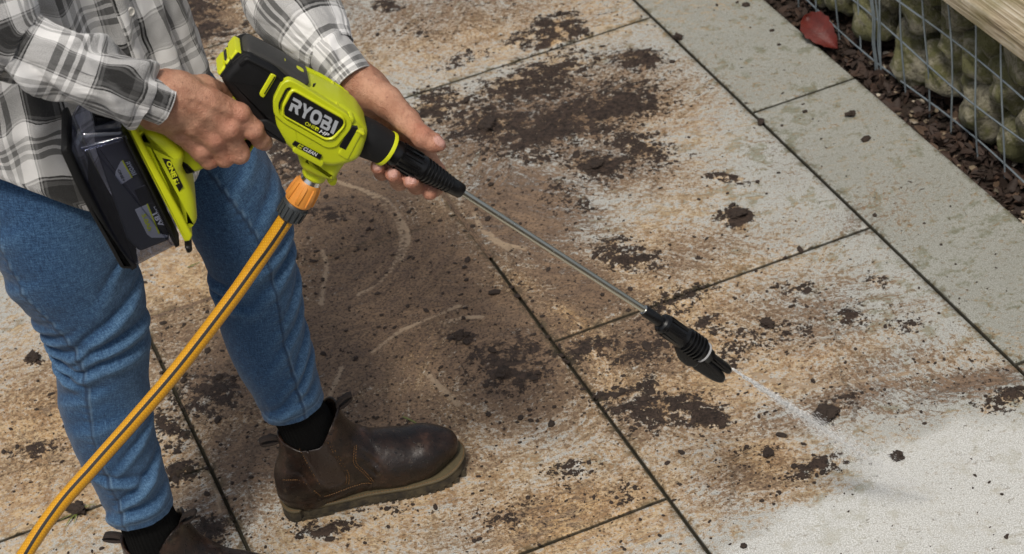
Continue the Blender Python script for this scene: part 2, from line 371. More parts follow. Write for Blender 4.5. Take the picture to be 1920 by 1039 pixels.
# signed distance shapes -> one continuous mesh (naive surface nets)
def surfnet(fn, lo, hi, h):
    lo = np.asarray(lo, float); hi = np.asarray(hi, float); nx, ny, nz = (np.ceil((hi - lo) / h).astype(int) + 1)
    X, Y, Z = np.meshgrid(lo[0] + h * np.arange(nx), lo[1] + h * np.arange(ny), lo[2] + h * np.arange(nz), indexing='ij')
    D = fn(X, Y, Z); D = np.where(D == 0, 1e-9, D); S = D < 0
    cnt = np.zeros((nx - 1, ny - 1, nz - 1)); acc = np.zeros((nx - 1, ny - 1, nz - 1, 3))
    sl = lambda o, n: slice(o, n - 1 + o)
    for ax in range(3):
        oth = [a for a in range(3) if a != ax]
        for p in (0, 1):
            for q in (0, 1):
                o0 = [0, 0, 0]; o0[oth[0]] = p; o0[oth[1]] = q; o1 = list(o0); o1[ax] = 1
                i0 = tuple(sl(o, n) for o, n in zip(o0, (nx, ny, nz))); i1 = tuple(sl(o, n) for o, n in zip(o1, (nx, ny, nz)))
                m = S[i0] != S[i1]; t = np.where(m, D[i0] / np.where(m, D[i0] - D[i1], 1), 0)
                cnt += m
                for a in range(3): acc[..., a] += m * (o0[a] + (t if a == ax else 0))
    act = cnt > 0; idx = -np.ones(act.shape, int); idx[act] = np.arange(act.sum())
    base = np.stack(np.nonzero(act), 1); V = lo + h * (base + acc[act] / cnt[act][:, None])
    Q = []
    for ax in range(3):
        oth = [(1, 2), (2, 0), (0, 1)][ax]
        i0 = [slice(1, -1)] * 3; i1 = [slice(1, -1)] * 3; i0[ax] = slice(0, -1); i1[ax] = slice(1, None)
        m = S[tuple(i0)] != S[tuple(i1)]; inside = S[tuple(i0)][m]; pos = np.stack(np.nonzero(m), 1)
        off = np.ones(3, int); off[ax] = 0; pos = pos + off
        e1 = np.zeros(3, int); e1[oth[0]] = 1; e2 = np.zeros(3, int); e2[oth[1]] = 1
        g = lambda p: idx[p[:, 0], p[:, 1], p[:, 2]]
        q = np.stack([g(pos - e1 - e2), g(pos - e2), g(pos), g(pos - e1)], 1)
        q[~inside] = q[~inside][:, ::-1]; Q.append(q)
    Q = np.concatenate(Q); Q = Q[(Q >= 0).all(1)]
    return V, Q
def cap(X, Y, Z, a, b, ra, rb):
    a = np.asarray(a, float); b = np.asarray(b, float); d = b - a; L = d @ d + 1e-12
    t = np.clip(((X - a[0]) * d[0] + (Y - a[1]) * d[1] + (Z - a[2]) * d[2]) / L, 0, 1)
    return np.sqrt((X - a[0] - t * d[0]) ** 2 + (Y - a[1] - t * d[1]) ** 2 + (Z - a[2] - t * d[2]) ** 2) - (ra + (rb - ra) * t)
def ell(X, Y, Z, c, r, Rm=None):
    p = [X - c[0], Y - c[1], Z - c[2]]
    if Rm is not None: p = [Rm[i][0] * p[0] + Rm[i][1] * p[1] + Rm[i][2] * p[2] for i in range(3)]
    q = np.sqrt((p[0] / r[0]) ** 2 + (p[1] / r[1]) ** 2 + (p[2] / r[2]) ** 2)
    return (q - 1) * min(r)
def smin(a, b, k):
    h = np.clip(.5 + .5 * (b - a) / k, 0, 1); return b + (a - b) * h - k * h * (1 - h)
def smax(a, b, k): return -smin(-a, -b, k)
def polysd(px, py, P):
    """signed distance to polygon, inside negative"""
    P = np.asarray(P, float); d = np.full(px.shape, 1e9); ins = np.zeros(px.shape, bool)
    for i in range(len(P)):
        a, b = P[i], P[(i + 1) % len(P)]; e = b - a
        t = np.clip(((px - a[0]) * e[0] + (py - a[1]) * e[1]) / (e @ e + 1e-15), 0, 1)
        d = np.minimum(d, np.hypot(px - a[0] - t * e[0], py - a[1] - t * e[1]))
        c = ((a[1] > py) != (b[1] > py)) & (px < (b[0] - a[0]) * (py - a[1]) / (b[1] - a[1] + 1e-15) + a[0]); ins ^= c
    return np.where(ins, -d, d)

# ------------------------------------------------------------------ ground and paving
EDGE_T, L1_T, C1_S = 1.68351, 1.46230, 3.69881
mesh('ground', [(-60, -60, -.075), (60, -60, -.075), (60, 60, -.075), (-60, 60, -.075)], [[0, 1, 2, 3]], 'soil', smooth=False)['kind'] = 'structure'
S0, S1 = 0.4, 6.3
pb = np.array([wpt(S0, -1.6, -.011), wpt(S1, -1.6, -.011), wpt(S1, EDGE_T - .004, -.011), wpt(S0, EDGE_T - .004, -.011)])
pv = np.concatenate([pb, pb - [0, 0, .06]])
patio = mesh('patio', pv, [[3, 2, 1, 0], [4, 5, 6, 7], [0, 1, 5, 4], [1, 2, 6, 5], [2, 3, 7, 6], [3, 0, 4, 7]], 'joint_mortar', smooth=False)
patio['kind'] = 'structure'

def blob(u, v, ru, rv, ang, w):
    """a patch of dirt: centre on the ground and two half axes in metres"""
    c = gnd(u, v); a = math.radians(ang)
    e1 = gnd(u + ru * math.cos(a), v + ru * math.sin(a)) - c; e2 = gnd(u - rv * math.sin(a), v + rv * math.cos(a)) - c
    M = np.linalg.inv(np.array([[e1[0], e2[0]], [e1[1], e2[1]]])); return (c, M, w)
def field(B, X, Y):
    r = np.zeros_like(X)
    for c, M, w in B:
        dx, dy = X - c[0], Y - c[1]; q = (M[0, 0] * dx + M[0, 1] * dy) ** 2 + (M[1, 0] * dx + M[1, 1] * dy) ** 2
        r = np.maximum(r, w * np.exp(-np.minimum(q, 30) * .75)) if w > 0 else r * (1 + w * np.exp(-np.minimum(q, 30) * .75))
    return r
MUD = [blob(*b) for b in [
    (1080, 220, 170, 45, -18, .95), (930, 235, 110, 38, 5, .9), (1150, 205, 90, 30, -10, 1.0), (1000, 155, 130, 40, -20, .8), (1190, 112, 42, 20, 0, .95), (1205, 275, 75, 34, 15, .85),
    (1120, 312, 60, 22, 5, 1.0), (1010, 290, 40, 15, 0, .6), (820, 200, 60, 35, -10, .8), (350, 25, 55, 40, 0, .95), (385, 55, 35, 22, 0, .9), (735, 8, 26, 14, 0, .85), (1040, 55, 65, 30, -10, .8), (1030, 75, 30, 13, -20, 1.0),
    (975, 70, 25, 14, 0, .8), (1190, 485, 65, 22, 10, .95), (1150, 465, 40, 22, 0, .7), (1385, 408, 30, 14, 0, 1.05), (1362, 337, 34, 12, 10, .8), (1060, 370, 60, 30, 30, .5),
    (1235, 770, 95, 30, 0, 1.0), (1315, 785, 36, 18, 5, 1.05), (1190, 745, 60, 22, 0, .65), (1545, 772, 38, 16, -10, 1.0), (1590, 750, 50, 9, -12, .8), (1530, 882, 60, 20, -12, .85),
    (955, 690, 75, 48, 0, .78), (865, 632, 24, 14, 10, .95), (940, 705, 26, 16, 0, 1.0), (1000, 650, 40, 20, 30, .6), (1130, 748, 36, 9, 0, .9), (1100, 655, 60, 22, -8, .8), (1210, 640, 45, 70, 60, .62),
    (1600, 588, 45, 18, -10, .65), (1490, 540, 34, 16, 0, .6), (1645, 530, 30, 24, 0, .55), (1890, 748, 38, 18, 0, .85), (1860, 770, 40, 18, 20, .5), (390, 735, 60, 45, 0, .8), (320, 800, 36, 40, 0, .85), (330, 880, 40, 22, -10, .9),
    (395, 1000, 50, 40, 0, .75), (620, 992, 60, 18, 0, .75), (300, 330, 10, 10, 0, .5), (560, 280, 60, 55, 0, .85), (620, 400, 50, 20, 0, .6), (62, 672, 14, 9, 0, 1.1), (160, 690, 30, 10, 0, .75), (60, 850, 60, 22, -12, .6),
    (720, 950, 60, 22, 0, .4), (1060, 880, 60, 20, -10, .55), (950, 960, 60, 30, -10, .5), (1170, 930, 50, 20, 0, .45), (560, 480, 30, 12, 0, .6), (1480, 620, 60, 30, 0, .5), (1400, 650, 40, 30, 0, .6), (1700, 620, 50, 20, -10, .45),
    (1275, 560, 60, 20, -20, .7), (1320, 610, 50, 25, 0, .7), (880, 410, 30, 10, 0, .3), (1090, 130, 40, 14, 0, .6), (1490, 460, 50, 25, 0, .3), (1320, 160, 30, 20, 0, .3), (1680, 380, 40, 18, 0, .38), (1720, 360, 40, 16, 0, .3),
    (430, 60, 40, 20, 0, .6), (800, 60, 60, 20, 0, .45), (860, 110, 60, 20, -15, .5), (1215, 720, 16, 26, 10, .8), (1385, 670, 30, 18, 0, .7), (1430, 850, 60, 12, -5, .4), (1690, 860, 8, 6, 0, .0)]]
FILM = [blob(*b) for b in [
    (740, 520, 260, 170, 20, 1.0), (900, 640, 210, 130, 20, .95), (640, 640, 180, 140, 0, .95), (620, 380, 200, 120, 0, .95), (980, 400, 150, 110, 30, .85), (1080, 530, 130, 60, 25, .80), (1010, 230, 270, 80, -15, .72), (480, 700, 170, 110, 0, .8), (360, 640, 130, 80, 0, .6), (480, 850, 120, 90, 0, .75),
    (1200, 640, 110, 80, 20, .7), (1230, 770, 150, 60, 0, .55), (400, 960, 120, 70, 0, .6), (700, 780, 200, 70, 0, .7), (860, 860, 140, 50, 0, .38), (60, 860, 140, 60, 0, .35), (1130, 300, 160, 60, 10, .55), (1480, 590, 200, 80, -5, .48), (1560, 760, 260, 40, -14, .55),
    (1400, 900, 150, 60, -10, .42), (1830, 720, 120, 30, -15, .7), (1640, 690, 160, 50, -10, .42), (820, 20, 260, 70, -10, .45), (360, 40, 110, 60, 0, .7), (1660, 395, 90, 45, -15, .46), (1180, 120, 80, 40, 0, .5), (1000, 960, 250, 70, -15, .40), (130, 740, 160, 90, 0, .40), (560, 20, 160, 60, 0, .5),
    (1300, 480, 140, 60, -15, .45), (1450, 300, 70, 60, 0, .2)]]
STAIN = [blob(*b) for b in [
    (700, 600, 620, 520, 0, 1.0), (1150, 650, 420, 330, 0, .95), (150, 800, 330, 300, 0, .9), (900, 60, 420, 120, -10, .72), (1130, 200, 240, 120, 0, .85), (1200, 330, 230, 120, 10, .62), (1500, 700, 230, 120, -10, .72), (1100, 950, 300, 120, -10, .95), (1420, 880, 160, 90, 0, .85), (380, 40, 200, 110, 0, .9),
    (1450, 520, 180, 110, 0, .50), (1780, 690, 200, 60, -12, .60), (1800, 850, 160, 90, 0, .34), (1680, 390, 90, 50, 0, .5), (1600, 230, 300, 200, 0, .22), (1350, 150, 150, 120, 0, .25)]]
CLEAN = [blob(*b) for b in [(1640, 975, 260, 70, -10, 1.0), (1790, 870, 200, 85, -12, 1.0), (1880, 960, 220, 110, 0, 1.0), (1480, 1040, 150, 55, -10, 1.0), (1700, 1060, 300, 90, 0, 1.0), (1750, 640, 200, 60, -10, .25), (1560, 490, 120, 70, 0, .2)]]
SWIRL = [(950, 720, .20), (610, 455, .24)]
ARCS = [[(632, 340), (690, 362), (738, 405), (752, 445), (742, 490), (712, 530), (672, 553)], [(640, 345), (720, 372), (755, 415), (765, 450), (752, 490)], [(700, 660), (750, 622), (800, 600), (860, 574)], [(830, 606), (870, 596), (905, 595)],
        [(604, 470), (612, 500), (606, 540), (603, 570)], [(915, 436), (945, 458), (985, 466)], [(1410, 700), (1520, 725), (1700, 700)], [(890, 400), (910, 440), (960, 470)], [(380, 470), (300, 480)], [(345, 860), (400, 900), (412, 960)], [(800, 700), (860, 760)], [(640, 690), (620, 740)]]
ARCG = [catmull([gnd(*p)[:2] for p in A], 40) for A in ARCS]
def dirt(X, Y):
    """all dirt attributes, and the painted shade of the strip, at ground points"""
    wx = X + .05 * (fbm(X * 14, Y * 14, seed=3) - .5) + .02 * (fbm(X * 60, Y * 60, seed=5, o=3) - .5); wy = Y + .05 * (fbm(X * 14, Y * 14, seed=9) - .5) + .02 * (fbm(X * 60, Y * 60, seed=11, o=3) - .5)
    clean = field(CLEAN, wx, wy); clean = sst(.42, .70, clean)
    r1 = fbm(X * 26, Y * 26, seed=21, o=4)
    mud = 1.08 * field(MUD, wx, wy) * (.45 + 1.05 * r1)
    film = field(FILM, wx, wy) * (.80 + .4 * fbm(X * 8, Y * 8, seed=31))
    s, t = X * DA[0] + Y * DA[1], X * DB[0] + Y * DB[1]
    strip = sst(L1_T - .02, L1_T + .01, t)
    stain = field(STAIN, wx, wy) * (.70 + .6 * fbm(X * 6, Y * 6, seed=41)) * (1 - .35 * strip)
    far = sst(.6, 1.4, np.hypot(X + .1, Y - 3.0))         # out of the picture: ordinary grime
    stain = np.maximum(stain, .45 * far * (1 - strip)); mud = np.maximum(mud, .55 * far * fbm(X * 9, Y * 9, seed=51) * (1 - strip))
    stain = np.maximum(stain, 1.15 * np.minimum(field(MUD, wx, wy), .9) * (1 - strip))
    mud *= (1 - .9 * clean) * (1 - .6 * strip); film *= (1 - .95 * clean) * (1 - .5 * strip); stain *= (1 - .72 * clean)
    best = np.full(X.shape, 9.0)
    gx = np.floor(X / .24 + .6 * (fbm(X * 6, Y * 6, seed=61) - .5)); gy = np.floor(Y / .20 + .6 * (fbm(X * 6, Y * 6, seed=62) - .5)); z0_ = np.zeros_like(gx)
    ra = _h(gx, gy, z0_, 5) * 2.2 + .35; rd = .18 + .5 * _h(gx, gy, z0_, 6); ox, oy = gx * .24 + .12 + np.cos(ra) * rd, gy * .20 + .1 + np.sin(ra) * rd
    fa = np.hypot(X - ox, Y - oy) + gx * .37 + .03 * fbm(X * 9, Y * 9, seed=63); fl = np.arctan2(Y - oy, X - ox) * rd + gy
    for (u, v, rad) in SWIRL:
        c = gnd(u, v); d = np.hypot(X - c[0], (Y - c[1]) * .8); ang = np.arctan2((Y - c[1]) * .8, X - c[0])
        m = d < rad; m &= d / rad < best; best = np.where(m, d / rad, best)
        fa = np.where(m, d + .02 * fbm(X * 12, Y * 12, seed=71), fa); fl = np.where(m, ang * .12, fl)
    scr = np.zeros_like(X)
    for A in ARCG:
        lo, hi = A.min(0) - .02, A.max(0) + .02; m = (X > lo[0]) & (X < hi[0]) & (Y > lo[1]) & (Y < hi[1])
        if m.any():
            d = np.min(np.hypot(X[m][:, None] - A[None, :, 0], Y[m][:, None] - A[None, :, 1]), 1); scr[m] = np.maximum(scr[m], sst(.0105, .002, d))
    return dict(strip_shade=strip * .8 + .25 * sst(L1_T - .5, L1_T, t), mud=mud, film=film, stain=stain, clean=clean, scratch=scr * (.55 + .5 * r1), flow_across=fa, flow_along=fl)
FR = np.array([[gnd(u, v)[:2] for u, v in ((-40, -40), (1960, -40), (1960, 1080), (-40, 1080))]])[0]
def slab(s0, s1, t0, t1):
    g = .0027; s0 += g; s1 -= g; t0 += g; t1 -= g
    cs, ct = np.meshgrid(np.linspace(s0, s1, 9), np.linspace(t0, t1, 9)); P = wpt(0, 0)[:2] + np.stack([cs * DA[0] + ct * DB[0], cs * DA[1] + ct * DB[1]], -1)
    vis = (polysd(P[..., 0], P[..., 1], FR) < .12).any(); h = .0055 if vis else .03
    def axis(a, b):
        n = max(4, int((b - a) / h)); return np.concatenate([[a, a, a + .0018], np.linspace(a + .005, b - .005, n), [b - .0018, b, b]])
    S, T = axis(s0, s1), axis(t0, t1); ns, nt = len(S), len(T)
    ss, tt = np.meshgrid(S, T, indexing='ij'); i = np.minimum(np.arange(ns), np.arange(ns)[::-1])[:, None] + 0 * tt.astype(int); j = np.minimum(np.arange(nt), np.arange(nt)[::-1])[None, :] + 0 * i
    e = np.minimum(i, j)
    X = ss * DA[0] + tt * DB[0]; Y = ss * DA[1] + tt * DB[1]
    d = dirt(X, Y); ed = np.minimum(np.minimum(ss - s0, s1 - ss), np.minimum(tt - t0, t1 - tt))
    d['edge'] = sst(.013, .001, ed + .008 * (fbm(X * 40, Y * 40, seed=81) - .5))
    z = .0012 * (fbm(X * 30, Y * 30, seed=91) - .5) + .0050 * sst(.40, .85, d['mud']) * (.3 + fbm(X * 110, Y * 110, seed=95, o=3)) + .0006 * d['film']
    rag = .0012 * (fbm(X * 90, Y * 90, seed=97) - .5)
    z = np.where(e == 0, -.03, np.where(e == 1, -.0022 + rag, np.where(e == 2, -.0006 + rag * .5, z)))
    side = np.where(e == 0, 1.0, np.where(e == 1, .55, 0.0)); d['side'] = side
    V = np.stack([X, Y, z], -1).reshape(-1, 3)
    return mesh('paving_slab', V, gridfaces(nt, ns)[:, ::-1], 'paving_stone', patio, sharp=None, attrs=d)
cols = [(L1_T, EDGE_T, .45)] + [(L1_T - .6 * (i + 1), L1_T - .6 * i, .45 * (i % 2)) for i in range(5)]
for (t0, t1, o) in cols:
    kk = -4
    while C1_S - o + kk * .9 < S1:
        s0 = C1_S - o + kk * .9; kk += 1
        if s0 + .9 < S0: continue
        cx = wpt(s0 + .45, (t0 + t1) / 2)
        if polysd(np.array([cx[0]]), np.array([cx[1]]), FR)[0] > .95: continue
        slab(s0, s0 + .9, t0, t1)

def filled_joint(P0, P1):
    P0, P1 = np.asarray(P0)[:2], np.asarray(P1)[:2]; n = int(np.linalg.norm(P1 - P0) / .004); f = np.linspace(0, 1, n); d_ = unit(P1 - P0); q_ = np.array([-d_[1], d_[0]]); w_ = np.linspace(-.0055, .0055, 7)
    X = P0[0] + (P1 - P0)[0] * f[:, None] + q_[0] * w_[None]; Y = P0[1] + (P1 - P0)[1] * f[:, None] + q_[1] * w_[None]; d = dirt(X, Y); d['film'] = np.maximum(d['film'], .9); d['edge'] = 0 * X; d['side'] = .18 * np.exp(-(w_[None] / .0016) ** 2) + 0 * X
    z = .0011 - .0022 * np.exp(-(w_[None] / .002) ** 2) * (.6 + fbm(X * 50, Y * 50, seed=14)) - .0035 * sst(.0035, .0055, np.abs(w_))[None] + .002 * (fbm(X * 120, Y * 120, seed=15) - .5)
    mesh('joint_mud', np.stack([X, Y, z], -1).reshape(-1, 3), gridfaces(7, n), 'paving_stone', patio, sharp=None, attrs=d)
filled_joint(wpt(C1_S - .45, L1_T - .615), wpt(C1_S - .45, L1_T - 1.19)); filled_joint(gnd(922, 482), wpt(st(gnd(760, 285))[0], L1_T - .6))

# loose soil: crumbs lying where the mud is
def ico(sub=1):
    import bmesh
    bm = bmesh.new(); bmesh.ops.create_icosphere(bm, subdivisions=sub, radius=1.0)
    V = np.array([v.co[:] for v in bm.verts]); Fa = np.array([[v.index for v in f.verts] for f in bm.faces]); bm.free(); return V, Fa
IV1, IF1 = ico(1); IV2, IF2 = ico(2); IV3, IF3 = ico(3); IV4, IF4 = ico(4)
def lump(V, seed, a=.5, f=1.6):
    n = fbm(V[:, 0] * f + seed, V[:, 1] * f + 7, V[:, 2] * f + 3, o=3, seed=seed); return V * (1 + a * (n - .5) * 2)[:, None]
lumps = [lump(IV1, s, .7) for s in range(10)]
def crumbs(name, n, pick, smin_, smax_, label, cat, mat='mud', sigma=.68, flat=.55):
    VV, FF = [], []; k_ = 0; tries = 0
    P = []
    while len(P) < n and tries < 60:
        tries += 1; uv_ = rng.uniform([-30, -30], [1950, 1070], (4000, 2)); g = np.array([gnd(u, v) for u, v in uv_]); w = pick(g[:, 0], g[:, 1])
        P += list(g[rng.random(4000) < w])
    P = np.array(P[:n])
    for i, q in enumerate(P):
        s_ = np.clip(smin_ * math.exp(abs(rng.normal()) * sigma), smin_, smax_); b_ = lumps[i % 10]
        an = rng.uniform(0, 6.28); c_, d_ = math.cos(an), math.sin(an); L = b_ * [s_ * rng.uniform(.8, 1.6), s_ * rng.uniform(.7, 1.1), s_ * flat * rng.uniform(.6, 1.2)]
        V = np.stack([L[:, 0] * c_ - L[:, 1] * d_ + q[0], L[:, 0] * d_ + L[:, 1] * c_ + q[1], L[:, 2] + s_ * flat * .55 + q[2]], 1)
        VV.append(V); FF.append(IF1 + k_); k_ += len(V)
    return tag(mesh(name, np.concatenate(VV), np.concatenate(FF), mat, smooth=True, sharp=50), label, cat, None, 'stuff')
def wpick(X, Y):
    d = dirt(X, Y); s, t = st(np.stack([X, Y], -1)); return np.where(t < EDGE_T - .01, sst(.22, .65, d['mud']) * .95 + .09 * sst(.2, .6, d['film']) + .05 * d['stain'] + .004, 0)
crumbs('soil_crumbs', 12000, wpick, .0010, .0085, 'dark brown soil crumbs scattered over the dirty paving', 'soil')
def clod(u, v, size, label, group=None, seed=0, flat=.7):
    q = gnd(u, v); V = lump(IV4, seed, .95, 1.4); V = V * (1 + .75 * (fbm(V[:, 0] * 3.5, V[:, 1] * 3.5, V[:, 2] * 3.5, seed=seed + 3, o=5)[:, None] - .5)); V = V * (1 + .35 * (fbm(V[:, 0] * 14, V[:, 1] * 14, V[:, 2] * 14, seed=seed + 4, o=2)[:, None] - .5))
    V = V * [size * 1.2, size * .9, size * flat]; an = seed * 1.3; c_, d_ = math.cos(an), math.sin(an)
    V = np.stack([V[:, 0] * c_ - V[:, 1] * d_, V[:, 0] * d_ + V[:, 1] * c_, V[:, 2] - V[:, 2].min() - size * .12], 1) + q
    return tag(mesh('soil_clod', V, IF4, 'mud', origin=q), label, 'soil clod', group)
G_ = 'loose clods of soil on the paving'
for i, (u, v, s_, lb) in enumerate([
    (1595, 218, .0085, 'round dark clod alone on the clean narrow slab strip near the gabion'),
    (1443, 853, .013, 'angular black clod on the pale slab below the spray jet'),
    (1683, 859, .0085, 'small grey brown clod lying on the freshly washed white stone'),
    (1545, 785, .022, 'large crumbly clod right beside the spray jet'),
    (62, 674, .014, 'dark clod on the pale slab left of the near leg'),
    (1115, 318, .020, 'flat reddish brown clod at the end of the muddy smear'),
    (915, 240, .026, 'big broken clod beyond the thumb of the left hand'),
    (1270, 74, .009, 'small clod sitting in the long joint beside the clean strip'),
    (1427, 231, .008, 'flat clod lodged in the long joint at a slab corner'),
    (1440, 612, .010, 'clod on the dirty slab beyond the nozzle'),
    (865, 634, .016, 'smooth flattened clod in the brushed brown swirl'),
    (945, 706, .017, 'lumpy clod at the centre of the brown swirl'),
    (1385, 408, .017, 'dark clod on the pale slab above the lance'),
    (1060, 1008, .0), (0, 0, .0)][:13]):
    clod(u, v, s_ * (.68 if s_ > .012 else .9), lb, G_, 5 + i, .45 if s_ > .015 else .65)

# soil bed, leaf litter and gravel between paving and gabion
n_s, n_t = 140, 22
ss, tt = np.meshgrid(np.linspace(.8, 6.2, n_s), np.linspace(EDGE_T - .002, EDGE_T + .55, n_t), indexing='ij')
X = ss * DA[0] + tt * DB[0]; Y = ss * DA[1] + tt * DB[1]
mesh('soil_bed', np.stack([X, Y, -.045 + .02 * fbm(X * 18, Y * 18, seed=4)], -1).reshape(-1, 3), gridfaces(n_t, n_s)[:, ::-1], 'soil')['kind'] = 'structure'
VV, FF = [], []; kx = 0
for i in range(2600):
    s_ = rng.uniform(2.2, 4.6); t_ = EDGE_T + rng.uniform(.0, .14); L = rng.uniform(.005, .017); w_ = L * rng.uniform(.35, .6); cu = rng.uniform(-.4, .6) * L
    P = np.array([[-L, 0, 0], [-L * .4, w_, cu * .5], [L * .4, w_ * .8, cu * .7], [L, 0, cu * .3], [L * .4, -w_ * .8, cu], [-L * .4, -w_, cu * .4], [0, 0, -cu * .25]])
    e_ = Matrix.Rotation(rng.uniform(0, 6.28), 3, 'Z') @ Matrix.Rotation(rng.normal() * .5, 3, 'X') @ Matrix.Rotation(rng.normal() * .5, 3, 'Y')
    P = P @ np.array(e_).T + wpt(s_, t_, -.028 + rng.uniform(0, .016)); VV.append(P)
    FF += [[kx + 6, kx + a, kx + (a + 1) % 6] for a in range(6)]; kx += 7
tag(mesh('leaf_litter', np.concatenate(VV), np.array(FF), 'dead_leaf', sharp=None), 'brown dead leaf litter along the foot of the gabion', 'leaf litter', None, 'stuff')
VV, FF = [], []; kx = 0
for i in range(420):
    s_ = rng.uniform(2.3, 3.4) if i % 6 == 0 else rng.uniform(2.3, 2.74); t_ = EDGE_T + rng.uniform(.008, .12); z_ = rng.uniform(.003, .008); L = lumps[i % 10] * [z_ * 1.2, z_, z_ * .7]
    VV.append(L + wpt(s_, t_, -.026 + rng.uniform(0, .008))); FF.append(IF1 + kx); kx += len(L)
tag(mesh('gravel', np.concatenate(VV), np.concatenate(FF), 'gravel'), 'tan gravel mixed into the bed beside the paving edge', 'gravel', None, 'stuff')
# red leaf
lc = onplane(1545, 62, wpt(0, EDGE_T + .015), np.array([DB[0], DB[1], .0])) * 0 + gnd(1545, 66, .012)
n_l = 15; tL = np.linspace(0, 1, n_l); wd = .032 * np.sin(math.pi * tL ** .8) ** .8 * (1 - .25 * tL); tip = gnd(1572, 92, .006); bas = gnd(1512, 34, .03); ax_ = tip - bas; ln = np.linalg.norm(ax_); ax_ /= ln; sd_ = unit(np.cross([-.35, -.5, .8], ax_)); up_ = np.cross(ax_, sd_)
VV = []
for i, t_ in enumerate(tL):
    for q_ in (-1, -.5, 0, .5, 1): VV.append(bas + ax_ * ln * t_ + sd_ * wd[i] * q_ * (1 + .08 * math.sin(i * 2.4)) + up_ * (.012 * abs(q_) * (1 - .3 * t_) + .006 * math.sin(t_ * 5)))
tag(mesh('fallen_leaf', VV, gridfaces(5, n_l), 'red_leaf', sharp=None), 'dull red fallen leaf curled at the paving edge by the gabion', 'leaf')

# ------------------------------------------------------------------ gabion wall with timber cap
GT = 1.748
gab = empty('gabion_wall', wpt(3.3, GT + .15, 0), 'low gabion of mossy stones in galvanised wire mesh', 'gabion wall')
stone_me = []
for s_ in range(9):
    V = lump(IV3, 30 + s_, .75, 1.0); V = np.clip(V, -.92, .95) * 1.03; V += .16 * (fbm(V[:, 0] * 2.2 + s_, V[:, 1] * 2.2, V[:, 2] * 2.2, seed=s_ + 60)[:, None] - .5) * 2 * V; V += .22 * (fbm(V[:, 0] * 5, V[:, 1] * 4, V[:, 2] * 4, seed=s_)[:, None] - .5) * V
    me = bpy.data.meshes.new('stone'); me.from_pydata(V.tolist(), [], IF3.tolist()); me.polygons.foreach_set('use_smooth', np.ones(len(IF3), bool)); me.materials.append(MATS['gabion_stone']); stone_me.append(me)
def add_stone(s_, t_, z_, rs, rt, rz, i):
    o = link('stone', stone_me[i % 9], wpt(s_, t_, z_), gab); o.scale = (rt, rs, rz); o.rotation_euler = (rng.uniform(-.4, .4), rng.uniform(-.3, .3), -TH * -1 + rng.uniform(-.3, .3)); return o
i = 0
for row, (z_, ph) in enumerate([(.042, 0), (.135, .05), (.222, .02)]):
    s_ = 2.25 + ph
    while s_ < 4.5:
        rs = rng.uniform(.046, .078); add_stone(s_ + rs, GT + .060 + rng.uniform(-.006, .010), z_ + rng.uniform(-.016, .016), rs * 1.02, .056, rng.uniform(.046, .062), i); i += 1; s_ += rs * 2 * .95
for row, z_ in enumerate((.07, .17)):
    s_ = 2.3
    while s_ < 4.5: add_stone(s_, GT + .15, z_, .075, .06, .06, i); i += 1; s_ += .13
cb = [wpt(2.2, GT + .14, -.06), wpt(4.6, GT + .14, -.06), wpt(4.6, GT + .42, -.06), wpt(2.2, GT + .42, -.06)]; cb += [np.array(v) + [0, 0, .30] for v in cb]
mesh('stone_fill', cb, [[3, 2, 1, 0], [4, 5, 6, 7], [0, 1, 5, 4], [1, 2, 6, 5], [2, 3, 7, 6], [3, 0, 4, 7]], 'soil', gab, smooth=False)
for z_ in (.0, .086, .172, .254):
    P = [wpt(s_, GT + .004 * math.sin(s_ * 9 + z_ * 40), z_ + .004 * math.sin(s_ * 7 + z_ * 30)) for s_ in np.linspace(2.2, 4.6, 40)]; tube('wire', P, .0019, 'galvanised', gab, 6, (0, 0, 1))
wbase = None
for q_ in range(28):
    s_ = 2.232 + q_ * .0855
    P = [wpt(s_ + .0015 * math.sin(z_ * 20 + q_), GT - .003 + .003 * math.sin(z_ * 16 + q_ * 2), z_) for z_ in np.linspace(-.035, .262, 10)]; tube('wire', P, .0018, 'galvanised', gab, 6, (1, 0, 0))
for ds in (.006, .013, -.008):
    P = [wpt(3.268 + ds + .003 * math.sin(z_ * 60 + ds * 900), GT - .006, z_) for z_ in np.linspace(-.03, .262, 24)]; tube('wire_tie', P, .0018, 'galvanised', gab, 6, (1, 0, 0))
# timber
nl, prof = 90, []
hw, hh, bv = .16, .023, .006
for (x_, z_) in [(-hw, -hh + bv), (-hw, 0), (-hw, hh - bv), (-hw + bv * .4, hh - bv * .3), (-hw + bv, hh)] + [(-hw + bv + (2 * hw - 2 * bv) * q_, hh) for q_ in np.linspace(.06, .94, 14)] + [(hw - bv, hh), (hw, hh - bv), (hw, -hh + bv), (hw - bv, -hh), (0, -hh), (-hw + bv, -hh)]: prof.append((x_, z_))
prof = np.array(prof); sv = np.linspace(2.1, 4.7, nl); VV = []
for s_ in sv:
    nz = fbm(np.full(len(prof), s_ * 5), prof[:, 0] * 40, prof[:, 1] * 40, seed=8) - .5; q_ = prof * (1 + .03 * nz[:, None]) + np.stack([.004 * nz, .003 * nz], 1)
    VV += [(s_ - 3.4, a_, b_) for a_, b_ in q_]
npf = len(prof); VV = np.array(VV); Fa = gridfaces(npf, nl, True).tolist() + [list(range(npf)), list(range((nl - 1) * npf, nl * npf))[::-1]]
tm = mesh('timber_cap', VV, Fa, 'old_timber', None, origin=(0, 0, 0), sharp=35); tm.location = tuple(wpt(3.4, GT - .024 + hw, .289)); tm.rotation_euler = (0, 0, math.pi / 2 - TH)
tm.scale = (1, -1, 1)
tag(tm, 'weathered wooden board with open grain lying on top of the gabion', 'timber')

